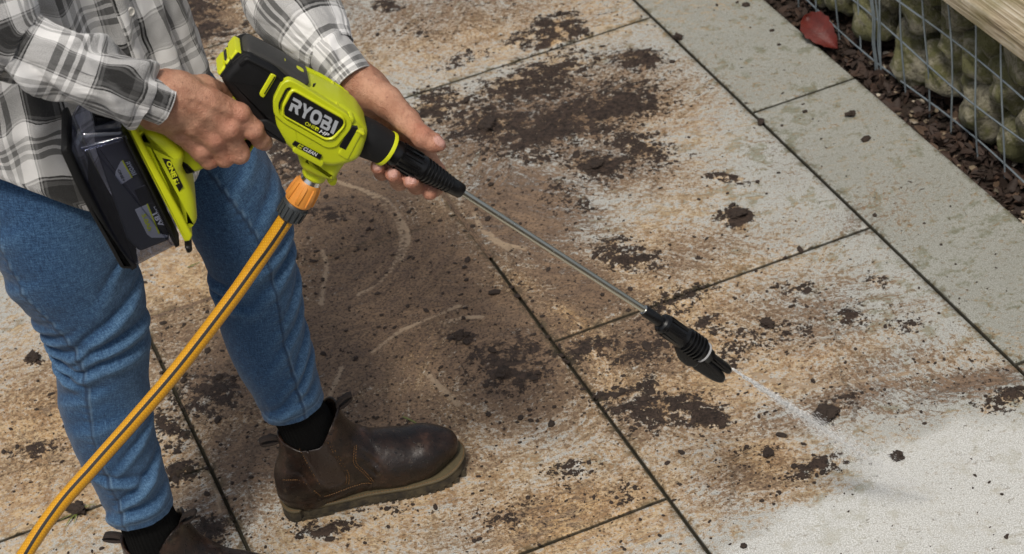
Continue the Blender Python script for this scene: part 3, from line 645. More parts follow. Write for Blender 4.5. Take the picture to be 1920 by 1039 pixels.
# ------------------------------------------------------------------ the person
person = empty('person', (-.465, 2.545, 0), 'person in grey plaid flannel shirt, blue jeans and brown boots gripping the pressure washer', 'person')
def J(u, v, y): return onY(u, v, y)
def smoothnoise(a, b, seed, o=3): return fbm(a, b, seed=seed, o=o) - .5

def leg(sil, yf, yh, n_s=330, n_a=150, seam_px=None, seed=0, folds=()):
    """sil: (left px, right px) pairs of the trouser outline from hem up; yf, yh: depth at hem and hip"""
    C, Rr = [], []
    for i, (a, b) in enumerate(sil):
        f = i / (len(sil) - 1); y = yf + (yh - yf) * f; A, B = onY(*a, y), onY(*b, y); C.append((A + B) / 2); Rr.append(np.linalg.norm(A - B) / 2)
    C = catmull(C, n_s); Rr = catmull(np.array(Rr)[:, None], n_s)[:, 0]
    T, N1, N2 = frames(C, np.array([1., 0, 0])); L = np.concatenate([[0], np.cumsum(np.linalg.norm(np.diff(C, axis=0), axis=1))])
    an = np.linspace(0, 2 * math.pi, n_a + 1); A_, L_ = np.meshgrid(an, L); RR = Rr[:, None] * (1 + .04 * np.sin(A_) ** 2)
    d = np.zeros_like(A_); fade = np.zeros_like(A_); ca, sa = np.cos(A_), np.sin(A_)
    nz = smoothnoise(ca * 1.2 + L_ * 3, sa * 1.2 + L_ * 6, seed, 3)
    for (l0, amp, wid, tilt, a0, spread, bow) in folds:
        da = (A_ - a0 + math.pi) % (2 * math.pi) - math.pi
        x = (L_ - l0 - tilt * da * .06 - bow * np.cos(da) * .03 + .012 * nz) / wid
        w_ = np.exp(-(da / spread) ** 2); g = np.exp(-x * x) - .75 * np.exp(-((x - 1.35) / .8) ** 2)
        d += 1.45 * amp * g * w_; fade += 1.1 * np.clip(g, 0, 1) * w_ * amp / .004 - .5 * np.clip(-g, 0, 1) * w_
    d += .0026 * smoothnoise(ca * 2.2 + 5, sa * 2.2 + L_ * 22, seed + 5, 3) * (0.4 + sst(.10, .0, L_)) + .0016 * smoothnoise(ca * 6, sa * 6 + L_ * 60, seed + 9, 2)
    d[0] -= .003
    RR = RR + d
    V = C[:, None] + RR[..., None] * (ca[..., None] * N1[:, None] + sa[..., None] * N2[:, None])
    uvv = np.stack([A_ * .075, L_], -1); seam = np.zeros_like(A_); stitch = np.zeros_like(A_)
    for (a0, k_) in seam_px or ():
        x = ((A_ - a0(L_) + math.pi) % (2 * math.pi) - math.pi) * RR; seam = np.maximum(seam, sst(.0032, .0012, abs(x + .002))); stitch = np.maximum(stitch, .8 * sst(.0014, .0005, abs(x - .0018)))
        pk = np.sin(L_ * 520) * .5 + .5; V += (sst(.007, .001, abs(x)) * (.0016 + .0010 * pk))[..., None] * unit((V - C[:, None]).reshape(-1, 3)[0] * 0 + 1)[None, None] * 0
        nrm = (ca[..., None] * N1[:, None] + sa[..., None] * N2[:, None]); V = V + (sst(.0055, .0008, abs(x)) * .0012 + sst(.012, .002, abs(x + .006)) * .0009 * pk)[..., None] * nrm
        fade += sst(.014, .002, abs(x)) * pk * .22
    hem = sst(.0145, .0135, L_) * sst(.011, .0125, L_); stitch = np.maximum(stitch, hem * .8); seam = np.maximum(seam, sst(.020, .016, L_) * sst(.0145, .016, L_) * .6)
    front = np.clip(ca * .8 - sa * .35, 0, 1); fade = np.clip(fade + .85 * front ** 2 * (.45 + fbm(ca * 3, L_ * 14, seed=seed + 2)), 0, 1.2)
    # turn the hem inward
    inner = C[:1] + (V[0] - C[0]) * .93; V2 = np.concatenate([(inner + T[0] * .02)[None], (inner * .5 + V[0] * .5 - T[0] * .0006)[None], V]); ext = lambda q: np.concatenate([q[:1], q[:1], q])
    return V2.reshape(-1, 3), gridfaces(n_a + 1, len(V2)), ext(uvv).reshape(-1, 2), dict(seam=ext(seam).ravel(), stitch=ext(stitch).ravel(), fade=ext(fade).ravel()), C, Rr
PI = math.pi
near_sil = [((209, 978), (316, 926)), ((176, 905), (309, 880)), ((140, 838), (292, 812)), ((112, 762), (285, 752)), ((105, 700), (279, 700)), ((94, 640), (282, 640)), ((68, 575), (277, 588)), ((30, 520), (266, 530)), ((-4, 470), (254, 480)), ((-30, 400), (234, 400)), ((-35, 320), (208, 320)), ((-30, 240), (180, 240))]
far_sil = [((497, 782), (603, 734)), ((470, 728), (596, 700)), ((440, 675), (588, 660)), ((418, 630), (572, 600)), ((400, 560), (564, 535)), ((385, 495), (551, 470)), ((362, 440), (549, 420)), ((335, 380), (530, 360)), ((305, 320), (498, 300)), ((275, 250), (455, 240)), ((245, 180), (405, 165)), ((215, 110), (350, 100))]
nf = [(.012, .004, .010, .2, -PI / 2, 1.3, .3), (.045, .0048, .010, .5, -1.2, 1.1, .5), (.075, .0036, .009, -.3, -1.6, .9, .4), (.115, .0028, .010, .6, -.9, .8, .6), (.17, .0022, .012, .3, -1.8, .7, .5), (.215, .0024, .01, .5, -2.2, .7, .4),
      (.262, .0040, .010, .25, -1.2, 1.0, .9), (.288, .0046, .009, .2, -1.0, 1.1, 1.0), (.318, .0044, .010, .5, -1.1, 1.0, 1.0), (.262, .0042, .008, -.3, -2.5, .6, 0), (.285, .0046, .008, -.2, -2.6, .7, 0), (.310, .0048, .009, .1, -2.6, .7, 0), (.336, .0042, .009, .3, -2.5, .6, 0), (.395, .0022, .012, .8, -.5, .6, 1), (.43, .003, .012, .4, -2.5, .5, 0), (.36, .0032, .01, .2, -2.7, .6, 0), (.50, .0028, .014, .6, -2.5, .5, 0)]
ff = [(.012, .0035, .010, .2, -PI / 2, 1.2, .3), (.040, .0034, .010, .6, -.9, .9, .5), (.085, .0030, .011, .7, -.6, .8, .5), (.13, .0026, .012, .8, -.8, .8, .5), (.185, .003, .011, .7, -.4, .7, .7), (.235, .0042, .011, .5, -.6, .9, .8), (.262, .0040, .010, .5, -1.0, .9, .8), (.295, .0036, .010, .6, -.7, .8, .8), (.225, .004, .009, -.2, -2.4, .6, 0), (.25, .0042, .009, 0, -2.5, .6, 0), (.34, .0024, .012, .6, -.6, .6, .8), (.40, .002, .012, .6, -.8, .6, .8)]
Va, Fa_, ua, aa, Cn, Rn = leg(near_sil, 2.435, 2.455, seam_px=[(lambda l: -PI / 2 - .30 + .30 * sst(0, .15, l) * 0 - .35 * sst(.30, .55, l) + .10 * np.sin(l * 9), 1)], seed=3, folds=nf)
Vb, Fb_, ub, ab, Cf, Rf = leg(far_sil, 2.622, 2.635, seam_px=[(lambda l: -PI / 2 + .42 + .10 * np.sin(l * 8) - .25 * sst(.25, .5, l), 1)], seed=8, folds=ff)
# hips
hz = np.linspace(.70, .98, 24); an = np.linspace(0, 2 * PI, 97); A_, Z_ = np.meshgrid(an, hz)
Vh = np.stack([-.505 + .095 * np.cos(A_) * .81 + .135 * np.sin(A_) * .58, 2.540 - .095 * np.cos(A_) * .58 + .135 * np.sin(A_) * .81, Z_], -1)
sc_ = 1 - .25 * sst(.80, .69, Z_)[..., None]; Vh = np.array([-.505, 2.540, 0]) * (1 - sc_) + Vh * sc_; Vh[..., 2] = Z_
uh = np.stack([A_ * .13, Z_], -1).reshape(-1, 2); z0 = np.zeros(Vh.shape[0] * Vh.shape[1])
VJ = np.concatenate([Va, Vb, Vh.reshape(-1, 3)]); FJ = np.concatenate([Fa_, Fb_ + len(Va), gridfaces(97, 24) + len(Va) + len(Vb)])
jeans = mesh('jeans', VJ, FJ, 'denim', person, uv=np.concatenate([ua, ub, uh]), attrs={q: np.concatenate([aa[q], ab[q], z0]) for q in aa}, sharp=None)
jeans['label'] = 'mid blue slim denim jeans'

# socks
def ringtube(name, C, R1, mat, parent, n_a=96, ell_=1.0, disp=None, uvs=.1, ref=(1., 0, 0), sharp=None, label=None):
    C = np.asarray(C, float); T, N1, N2 = frames(C, np.asarray(ref, float)); L = np.concatenate([[0], np.cumsum(np.linalg.norm(np.diff(C, axis=0), axis=1))]); an = np.linspace(0, 2 * PI, n_a + 1); A_, L_ = np.meshgrid(an, L)
    RR = np.asarray(R1)[:, None] + (disp(A_, L_) if disp else 0)
    V = C[:, None] + RR[..., None] * (np.cos(A_)[..., None] * N1[:, None] + ell_ * np.sin(A_)[..., None] * N2[:, None])
    o = mesh(name, V.reshape(-1, 3), gridfaces(n_a + 1, len(C)), mat, parent, uv=np.stack([A_ * uvs, L_], -1).reshape(-1, 2), sharp=sharp)
    if label: o['label'] = label
    return o
near_foot = np.array([-.580, 2.437]); far_foot = np.array([-.350, 2.628])
def sock(Cl, base):
    top = Cl[14]; bot = np.array([base[0] + .012, base[1], .10]); P = catmull([bot, (bot + top) / 2 + [.002, 0, 0], top], 40)
    ringtube('sock', P, np.interp(np.linspace(0, 1, 40), [0, .45, .8, 1], [.043, .041, .038, .034]), 'sock_wool', person, 120, 1.0, lambda A, L: .0010 * np.sin(A * 40) + .0035 * smoothnoise(np.cos(A) * 2, np.sin(A) * 2 + L * 45, 4), .3)
sock(Cn, near_foot); sock(Cf, far_foot)

# boots: local x toe, y to the outside, z up; heel at x=-.085
def outline(n=96, grow=0.0):
    """sole outline, counter clockwise, in metres"""
    x = np.linspace(0, 1, n // 2 + 1); th_ = (1 - np.cos(x * PI)) / 2
    prof_w = np.interp(th_, [0, .04, .12, .3, .45, .68, .82, .92, .97, 1], [0, .021, .0315, .0335, .0345, .0475, .0475, .036, .022, 0]); ctr = np.interp(th_, [0, .4, .7, 1], [0, .000, .004, .006])
    xx = -.087 + th_ * .302
    w_ = np.sqrt(np.clip(1 - ((th_ - .075) / .075) ** 2, 0, 1)) * .033; prof_w = np.where(th_ < .075, w_, prof_w)
    fr_ = np.clip((th_ - .80) / .20, 0, 1); prof_w = np.where(th_ > .80, .0478 * np.sqrt(np.clip(1 - fr_ ** 2.2, 0, 1)), prof_w)
    up = np.stack([xx, ctr + prof_w], 1); dn = np.stack([xx, ctr - prof_w], 1)[::-1][1:-1]
    P = np.concatenate([dn[::-1] * 0 + dn[::-1], up[::-1]])
    c = P.mean(0); nrm = P - np.array([0, 0]); t_ = np.roll(P, -1, 0) - np.roll(P, 1, 0); nn = np.stack([t_[:, 1], -t_[:, 0]], 1); nn /= np.linalg.norm(nn, axis=1)[:, None] + 1e-9
    return P + nn * grow
GORE = [(-.040, .150), (.006, .150), (.022, .072), (.010, .062), (-.010, .064), (-.024, .085)]
def boot_sd(X, Y, Z):
    foot = cap(X, Y, Z, (-.048, 0, .062), (.10, .003, .056), .038, .034); foot = smin(foot, cap(X, Y, Z, (-.05, 0, .042), (.11, .004, .042), .0325, .038), .01)
    toe = ell(X, Y, Z, (.135, .005, .052), (.074, .0445, .036)); toe2 = cap(X, Y, Z, (.10, -.014, .05), (.145, -.014, .048), .030, .028); toe3 = cap(X, Y, Z, (.10, .022, .046), (.150, .020, .046), .028, .026)
    heel = ell(X, Y, Z, (-.046, 0, .055), (.040, .034, .06))
    shaft = cap(X, Y / .92, Z, (-.012, 0, .08), (-.020, 0, .22), .052, .054)
    inst = cap(X, Y, Z, (.015, 0, .105), (.085, .002, .062), .040, .034)
    d = smin(foot, heel, .02); d = smin(d, toe, .02); d = smin(d, toe2, .02); d = smin(d, toe3, .02); d = smin(d, shaft, .03); d = smin(d, inst, .03)
    d = smax(d, .0195 - Z, .006)
    sd = np.abs(Y)
    gore = polysd(X, Z, GORE); d = d + .0022 * sst(.002, -.003, gore) * sst(.02, .03, sd)
    vamp = (X - .052) + .45 * (Z - .07) * 1.0 + .02 * np.sin(Z * 60); d = d - .0016 * sst(-.0015, .0015, vamp)
    counter = (-.040 - X) + (.075 - Z) * .35; d = d - .0015 * sst(-.0012, .0012, counter) * sst(.105, .095, Z)
    d = d - .0014 * sst(.044, .041, Z + .0 * X) * sst(.06, .05, X)
    d = d + .0022 * smoothnoise(X * 45, Z * 45 + Y * 20, 77, 2) + .0012 * np.sin((X + Z * .8) * 330) * sst(.045, .06, X) * sst(.085, .07, X) * sst(.05, .07, Z)
    topz = .144 + .038 * sst(-.012, .030, X) + .012 * np.clip(-X - .04, 0, .03) / .03
    d = smax(d, Z - topz, .003)
    inner = cap(X, Y / .92, Z, (-.014, 0, .10), (-.018, 0, .24), .047, .0508)
    return smax(d, -inner, .003)
BV, BQ = surfnet(boot_sd, (-.10, -.066, .014), (.23, .066, .205), .0021)
gore_a = sst(.002, -.002, polysd(BV[:, 0], BV[:, 2], GORE)) * sst(.018, .026, np.abs(BV[:, 1]))
def boot(base, ang, side, label):
    Rm = np.array([[math.cos(ang), -math.sin(ang)], [math.sin(ang), math.cos(ang)]])
    def tw(P):
        P = np.asarray(P, float).copy(); P[:, 1] *= side; P *= [.945, .96, .97]; q_ = P[:, :2] @ Rm.T; return np.column_stack([q_ + base, P[:, 2]])
    org = np.array([base[0], base[1], 0.])
    Fq = BQ if side > 0 else BQ[:, ::-1]
    b = mesh('boot', tw(BV), Fq, 'boot_leather', person, attrs=dict(gore=gore_a), sharp=None, origin=org); b['label'] = label
    n = 96
    def sole_layers(lays, mat, name):
        VV = []; 
        for gr, z_ in lays:
            P = outline(n, gr); VV.append(np.column_stack([P, np.full(n, z_) + np.clip(P[:, 0] - .15, 0, 1) ** 2 * 2.2]))
        V = np.concatenate(VV); F_ = gridfaces(n, len(lays), True).tolist() + [list(range(n))[::-1], list(range((len(lays) - 1) * n, len(lays) * n))]
        if side < 0: F_ = [f[::-1] for f in F_]
        return mesh(name, tw(V), F_, mat, b, sharp=35)
    sole_layers([(.0010, .0036), (.0036, .0044), (.0038, .0165), (.003, .0192)], 'sole_rubber', 'sole')
    sole_layers([(.003, .0189), (.0048, .0197), (.0052, .0225), (.004, .0240), (-.002, .0246)], 'welt', 'welt')
    # tread lugs under the sole
    VV, FF, kx = [], [], 0; ou = outline(n, .0038); 
    def blk(P2, z0_, z1_):
        nonlocal kx
        m = len(P2); VV.append(np.column_stack([P2, np.full(m, z0_)])); VV.append(np.column_stack([P2, np.full(m, z1_) + np.clip(P2[:, 0] - .15, 0, 1) ** 2 * 2.2])); FF.append([kx + i for i in range(m)][::-1]); FF.append([kx + m + i for i in range(m)])
        for i in range(m): FF.append([kx + i, kx + (i + 1) % m, kx + m + (i + 1) % m, kx + m + i])
        kx += 2 * m
    hl = outline(n, .0045); hp = hl[hl[:, 0] < -.004]; hp = hp[np.argsort(np.arctan2(hp[:, 1], hp[:, 0] + .03))]; blk(hp, 0, .0056)
    for x_ in np.arange(.040, .205, .0135):
        m = (ou[:, 0] > x_ - .02) & (ou[:, 0] < x_ + .02)
        y1 = np.interp(x_ + .004, np.sort(ou[ou[:, 1] > .005][:, 0]), ou[ou[:, 1] > .005][np.argsort(ou[ou[:, 1] > .005][:, 0])][:, 1]); y0 = np.interp(x_ + .004, np.sort(ou[ou[:, 1] < .005][:, 0]), ou[ou[:, 1] < .005][np.argsort(ou[ou[:, 1] < .005][:, 0])][:, 1])
        if y1 - y0 > .02: blk(np.array([[x_, y0], [x_ + .0095, y0], [x_ + .0095, y1], [x_, y1]]), .0005, .0048)
    if side < 0: FF = [f[::-1] for f in FF]
    tr_ = mesh('tread', tw(np.concatenate(VV)), FF, 'sole_rubber', b, smooth=False); tr_['kind'] = 'stuff'
    # pull tabs
    for (x0, z0_, dx) in ((-.072, .146, -1), (.034, .178, 1)):
        th_ = np.linspace(0, 2 * PI, 22); c0 = np.array([x0 + dx * .012, z0_ + (.008 if dx > 0 else .000)]); PV = []
        tilt = .55 if dx > 0 else .1
        for t_ in th_:
            lx, lz = .0155 * math.cos(t_), .0052 * math.sin(t_)
            px_, pz_ = c0[0] + dx * (lx * math.cos(tilt) - lz * math.sin(tilt)), c0[1] + lx * math.sin(tilt) + lz * math.cos(tilt)
            for y_ in (-.007, .007): PV.append((px_, y_, pz_))
        F_ = [[2 * i, 2 * i + 1, 2 * i + 3, 2 * i + 2] for i in range(21)]
        pt = mesh('pull_tab', tw(PV), F_, 'webbing', b, sharp=None); md = pt.modifiers.new('thick', 'SOLIDIFY'); md.thickness = .0018; md.offset = 0
    # stitches along welt and panels
    VV, FF, kx = [], [], 0
    def stitch_line(P, nrm_off=.0006):
        nonlocal kx
        P = np.asarray(P)
        for i in range(0, len(P) - 1, 2):
            a_, b_ = P[i], P[i + 1]; d_ = unit(b_ - a_); s_ = unit(np.cross(d_, [0, .3, 1.])) * .0007; u_ = unit(np.cross(s_, d_)) * .0007
            VV.append(np.array([a_ + s_, a_ + u_, a_ - s_, a_ - u_, b_ + s_, b_ + u_, b_ - s_, b_ - u_])); FF.extend([[kx, kx + 1, kx + 5, kx + 4], [kx + 1, kx + 2, kx + 6, kx + 5], [kx + 2, kx + 3, kx + 7, kx + 6], [kx + 3, kx, kx + 4, kx + 7]]); kx += 8
    wo = outline(400, .0035); stitch_line(np.column_stack([wo, .0246 + np.clip(wo[:, 0] - .15, 0, 1) ** 2 * 2.2]))
    near = BV[BV[:, 1] * side < -.012]
    def onboot(line, n_):
        L = catmull(line, n_); out = []
        for q_ in L:
            i_ = np.argmin((near[:, 0] - q_[0]) ** 2 + (near[:, 2] - q_[1]) ** 2 - near[:, 1] * side * -.0 + (np.abs(near[:, 1]) < .02) * 1.0); v_ = near[i_].copy(); v_[1] -= side * .0008; v_[0], v_[2] = q_; out.append(v_)
        return out
    for ln_ in ([(.006, .150), (.014, .115), (.022, .080), (.018, .060)], [(.010, .150), (.018, .115), (.026, .080), (.022, .057)], [(-.040, .148), (-.030, .105), (-.022, .075)], [(-.078, .085), (-.055, .090), (-.040, .078), (-.026, .052)], [(.045, .120), (.038, .095), (.050, .070), (.058, .050)], [(.049, .120), (.042, .095), (.054, .070), (.062, .050)], [(-.020, .047), (.02, .049), (.058, .046)]):
        stitch_line(onboot(ln_, 46))
    mesh('stitching', tw(np.concatenate(VV)), FF, 'thread', b, smooth=False)['kind'] = 'stuff'
    return b
boot(far_foot + [.026, -.002], .115, 1, 'muddy dark brown chelsea boot, the forward left boot seen whole')
boot(near_foot + [.024, .0], -.25, -1, 'rear right boot of which only the top is in view')

# shirt: torso, two sleeves, cuffs, placket and buttons
def pxr(u, v, y, r): P = onY(u, v, y); return P, r * np.dot(P - CC, CF) / FPX
FACE = -.62                                        # the chest is turned a little towards the camera
n_z, n_a = 260, 300
fz = np.linspace(0, 1, n_z); an = np.linspace(0, 2 * PI, n_a + 1); A_, F_ = np.meshgrid(an, fz)
hemz = .775 - .062 * np.cos(2 * A_) - .012 * np.cos(A_) + .006 * np.sin(3 * A_)
Z_ = hemz + (1.40 - hemz) * F_
dep = np.interp(fz, [0, .1, .3, .6, .8, .93, 1], [.142, .136, .122, .118, .116, .085, .055])[:, None]; wid = np.interp(fz, [0, .1, .3, .6, .8, .93, 1], [.206, .198, .178, .176, .180, .135, .060])[:, None]
xl = dep * np.cos(A_); yl = wid * np.sin(A_)
fold = 0
for (a0, tw_, w_, amp, f0, f1) in [(-.2, .5, .10, .012, 0, .6), (.25, .3, .09, .010, 0, .5), (-.75, .9, .11, .012, 0, .7), (-1.25, .4, .10, .011, 0, .45), (-1.75, -.3, .12, .010, 0, .5), (-2.3, .3, .12, .009, 0, .5), (.7, .2, .12, .009, 0, .5), (-.45, -1.2, .08, .008, .1, .6), (-1.0, 1.4, .07, .006, .05, .5)]:
    x = ((A_ - a0 - tw_ * (F_ - .1) + PI) % (2 * PI) - PI + .25 * smoothnoise(F_ * 9, A_ * 0, int(a0 * 100) % 50)) / w_; fold = fold + amp * (np.exp(-x * x) - .5 * np.exp(-((x - 1.6) / .9) ** 2)) * sst(f1, f1 - .3, F_) * sst(f0 - .01, f0 + .1, F_)
fold = fold + .008 * smoothnoise(np.cos(A_) * 3, np.sin(A_) * 3 + F_ * 7, 12, 4) + .003 * smoothnoise(A_ * 9, F_ * 30, 15, 3)
nr = np.hypot(xl, yl); xl = xl * (1 + fold / nr); yl = yl * (1 + fold / nr)
cF, sF = math.cos(FACE), math.sin(FACE)
cx = np.interp(fz, [0, .3, 1], [-.515, -.512, -.52])[:, None]
TX = cx + xl * cF - yl * sF; TY = 2.538 + xl * sF + yl * cF
Vt = np.stack([TX, TY, Z_], -1); ut = np.stack([A_ * .152 + .018, Z_ + .0 * A_ + fold * .5 - .012], -1)
Vt = np.concatenate([(Vt[0] * .985 + np.array([-.515, 2.538, 0]) * .015 + [0, 0, .004])[None] * [1, 1, 1], Vt]); ut = np.concatenate([ut[:1], ut])
shirt = mesh('shirt', Vt.reshape(-1, 3), gridfaces(n_a + 1, n_z + 1), 'plaid_flannel', person, uv=ut.reshape(-1, 2), sharp=None)
shirt['label'] = 'white, grey and black plaid flannel shirt hanging loose'
def torso_pt(a, f, off=0.0):
    i = min(int(f * (n_z - 1)), n_z - 1); j = int((a % (2 * PI)) / (2 * PI) * n_a); p = np.array([TX[i, j], TY[i, j], Z_[i, j]]); q = np.array([cx[i, 0], 2.538, Z_[i, j]]); return p + unit(p - q) * off
# placket strip down the front
PV, PU = [], []
fs = np.linspace(.0, .93, 150)
for f in fs:
    for a in np.linspace(-.115, .115, 9): PV.append(torso_pt(a + .0, f, .0032 if abs(a) < .11 else .0005)); PU.append((a * .152 + .055, PV[-1][2] + .031))
mesh('placket', PV, gridfaces(9, 150), 'plaid_flannel', shirt, uv=PU, sharp=None)
for f in (.09, .232, .375, .52, .66):
    c_ = torso_pt(0, f, .0038); nn = unit(c_ - np.array([-.482, 2.538, c_[2]]))
    b_ = lathe('button', c_, c_ + nn, [(-.001, .0058), (.0015, .0060), (.0026, .0054), (.0026, .0040), (.0018, .0036), (.0018, .0004)], 'button', shirt, 24)
def sleeve(stn, n_s, n_a, folds, uvo, seed, ref, fl=.9, mat='plaid_flannel', name=None, parent=None, dispk=1.0, turn=True):
    Cc, Rr = zip(*[pxr(*s_) if len(s_) == 4 else (np.asarray(s_[0]), s_[1]) for s_ in stn])
    C = catmull(Cc, n_s); R_ = catmull(np.array(Rr)[:, None], n_s)[:, 0]; T, N1, N2 = frames(C, np.asarray(ref, float)); L = np.concatenate([[0], np.cumsum(np.linalg.norm(np.diff(C, axis=0), axis=1))])
    an = np.linspace(0, 2 * PI, n_a + 1); A_, L_ = np.meshgrid(an, L); d = np.zeros_like(A_)
    for (l0, amp, w_, tilt, a0, spr) in folds:
        da = (A_ - a0 + PI) % (2 * PI) - PI; x = (L_ - l0 - tilt * da * .05 + .02 * smoothnoise(A_ * 1.3, L_ * 9, seed + 3)) / w_; d += 1.35 * amp * (np.exp(-x * x) - .6 * np.exp(-((x - 1.5) / .9) ** 2)) * np.exp(-(da / spr) ** 2)
    d += dispk * (.010 * smoothnoise(np.cos(A_) * 1.6 + 3, np.sin(A_) * 1.6 + L_ * 14, seed, 4) + .003 * smoothnoise(np.cos(A_) * 5, np.sin(A_) * 5 + L_ * 50, seed + 7, 3))
    RR = R_[:, None] + d
    V = C[:, None] + RR[..., None] * (np.cos(A_)[..., None] * N1[:, None] + fl * np.sin(A_)[..., None] * N2[:, None]); U_ = np.stack([A_ * .056 + uvo[0] + d * .6, L_ + uvo[1]], -1)
    if turn:
        inn = C[-1] + (V[-1] - C[-1]) * .93; V = np.concatenate([V, (V[-1] * .5 + inn * .5 + T[-1] * .0008)[None], (inn - T[-1] * .02)[None]]); U_ = np.concatenate([U_, U_[-1:], U_[-1:]])
    o = mesh(name, V.reshape(-1, 3), gridfaces(n_a + 1, len(V)), mat, parent, uv=U_.reshape(-1, 2), sharp=None); return o, C, R_, L
VIEW = -CF
shR, shL = np.array([-.535, 2.352, 1.335]), np.array([-.40, 2.715, 1.325])
def topx(P, r): return (np.asarray(P, float), r)
elbR = onY(6, 66, 2.262)
rs_stn = [topx(shR + [.03, .05, .03], .070), topx(shR, .074), topx(shR * .5 + elbR * .5 + [.0, 0, 0], .060), (2, 40, 2.262, 84), (40, 84, 2.255, 76), (100, 112, 2.248, 70), (165, 140, 2.245, 69), (222, 160, 2.245, 68), (246, 169, 2.247, 62), (268, 178, 2.25, 53)]
o, C_, R_, L_ = sleeve(rs_stn, 300, 200, [(.35, .012, .016, .8, 1.2, .9), (.40, .010, .014, 1.0, 1.0, .8), (.455, .011, .014, -.9, -1.4, .8), (.50, .012, .016, .9, .8, .9), (.545, .014, .016, .7, 1.2, .7), (.585, .010, .011, .5, .5, 1.4), (.615, .013, .013, .6, 1.4, .8), (.52, .010, .014, -.8, -1.2, .7), (.44, .009, .012, .7, 2.4, .7)], (.02, .035), 21, VIEW, .92, name='sleeve', parent=shirt)
cs = [(262, 175, 2.25, 51), (276, 181, 2.251, 53.5), (292, 188, 2.252, 54), (309, 195, 2.253, 54)]
oc, CcR, RcR, LcR = sleeve(cs, 50, 160, [(.02, .0015, .006, .5, 0, 1.5)], (.026, .013), 5, VIEW, .80, name='cuff', parent=shirt, dispk=.30)
ls_stn = [topx(shL + [-.05, -.03, .03], .070), topx(shL, .074), topx(shL * .45 + onY(500, -130, 2.60) * .55, .062), (500, -120, 2.59, 92), (522, -60, 2.55, 96), (548, 5, 2.50, 94), (582, 52, 2.455, 80), (606, 84, 2.43, 66), (622, 102, 2.415, 54)]
o, C_, R_, L_ = sleeve(ls_stn, 300, 200, [(.33, .012, .016, .6, 0, 1.2), (.38, .012, .016, -.6, .6, 1.2), (.42, .014, .015, .5, -.8, 1.2), (.455, .012, .013, .4, .2, 1.4), (.485, .012, .012, -.3, 1.2, 1.2)], (.05, .02), 33, VIEW, .92, name='sleeve', parent=shirt)
ocl, CcL, RcL, LcL = sleeve([(617, 97, 2.418, 53), (632, 114, 2.405, 52), (648, 134, 2.395, 51), (662, 152, 2.385, 50)], 50, 160, [(.02, .003, .006, .5, 0, 1.5)], (.075, .052), 6, VIEW, .85, name='cuff', parent=shirt, dispk=.25)

# ------------------------------------------------------------------ body: hands, arms, torso, head as one figure
def chain(X, Y, Z, P, R_, k=.004):
    d = None
    for i in range(len(P) - 1):
        c = cap(X, Y, Z, P[i], P[i + 1], R_[i], R_[i + 1]); d = c if d is None else smin(d, c, k)
    return d
RH = dict(
    meta=[([J(330, 170, 2.262), J(392, 188, 2.262), J(448, 216, 2.270)], [.0185, .0155, .0138]), ([J(318, 184, 2.258), J(380, 208, 2.258), J(430, 243, 2.262)], [.0185, .0160, .0138]), ([J(308, 200, 2.260), J(364, 230, 2.260), J(404, 262, 2.264)], [.018, .0155, .0132]), ([J(298, 214, 2.266), J(342, 247, 2.268), J(378, 283, 2.273)], [.017, .0150, .0125]), ([J(330, 170, 2.268), J(380, 172, 2.292), J(420, 180, 2.318)], [.019, .020, .015])],
    fing=[([J(448, 216, 2.270), J(474, 243, 2.268), J(489, 260, 2.279), J(497, 268, 2.289)], [.0136, .0120, .0112, .0098]), ([J(430, 243, 2.262), J(449, 288, 2.268), J(436, 282, 2.312), J(420, 266, 2.322)], [.0132, .0118, .0105, .009]), ([J(404, 262, 2.264), J(421, 295, 2.268), J(408, 290, 2.314), J(395, 274, 2.322)], [.0128, .0112, .010, .009]), ([J(378, 283, 2.273), J(392, 300, 2.274), J(382, 298, 2.314), J(370, 282, 2.32)], [.0120, .0104, .0092, .0085]), ([J(420, 180, 2.318), J(448, 200, 2.334), J(470, 216, 2.336)], [.0135, .0118, .009])],
    knuck=[(J(451, 214, 2.263), .0115), (J(431, 243, 2.2545), .0120), (J(404, 262, 2.2565), .0112), (J(378, 282, 2.266), .0105)],
    tend=[([J(335, 172, 2.2465), J(400, 196, 2.2495), J(446, 216, 2.258)], .0042), ([J(325, 186, 2.2425), J(385, 214, 2.2465), J(428, 242, 2.2515)], .0044), ([J(318, 198, 2.245), J(365, 232, 2.248), J(400, 260, 2.2535)], .0040)],
    arm=[([J(250, 170, 2.256), J(300, 190, 2.255), J(318, 192, 2.260)], [.029, .0265, .026])],
    arm2=[([J(288, 206, 2.262), J(312, 210, 2.264)], [.022, .020]), ([J(312, 166, 2.262), J(335, 170, 2.264)], [.021, .020])],
    nails=[(J(501, 270, 2.283), unit(J(497, 268, 2.289) - J(474, 243, 2.268)), unit(np.array([.75, -.35, .45])), .0062, .0085)])
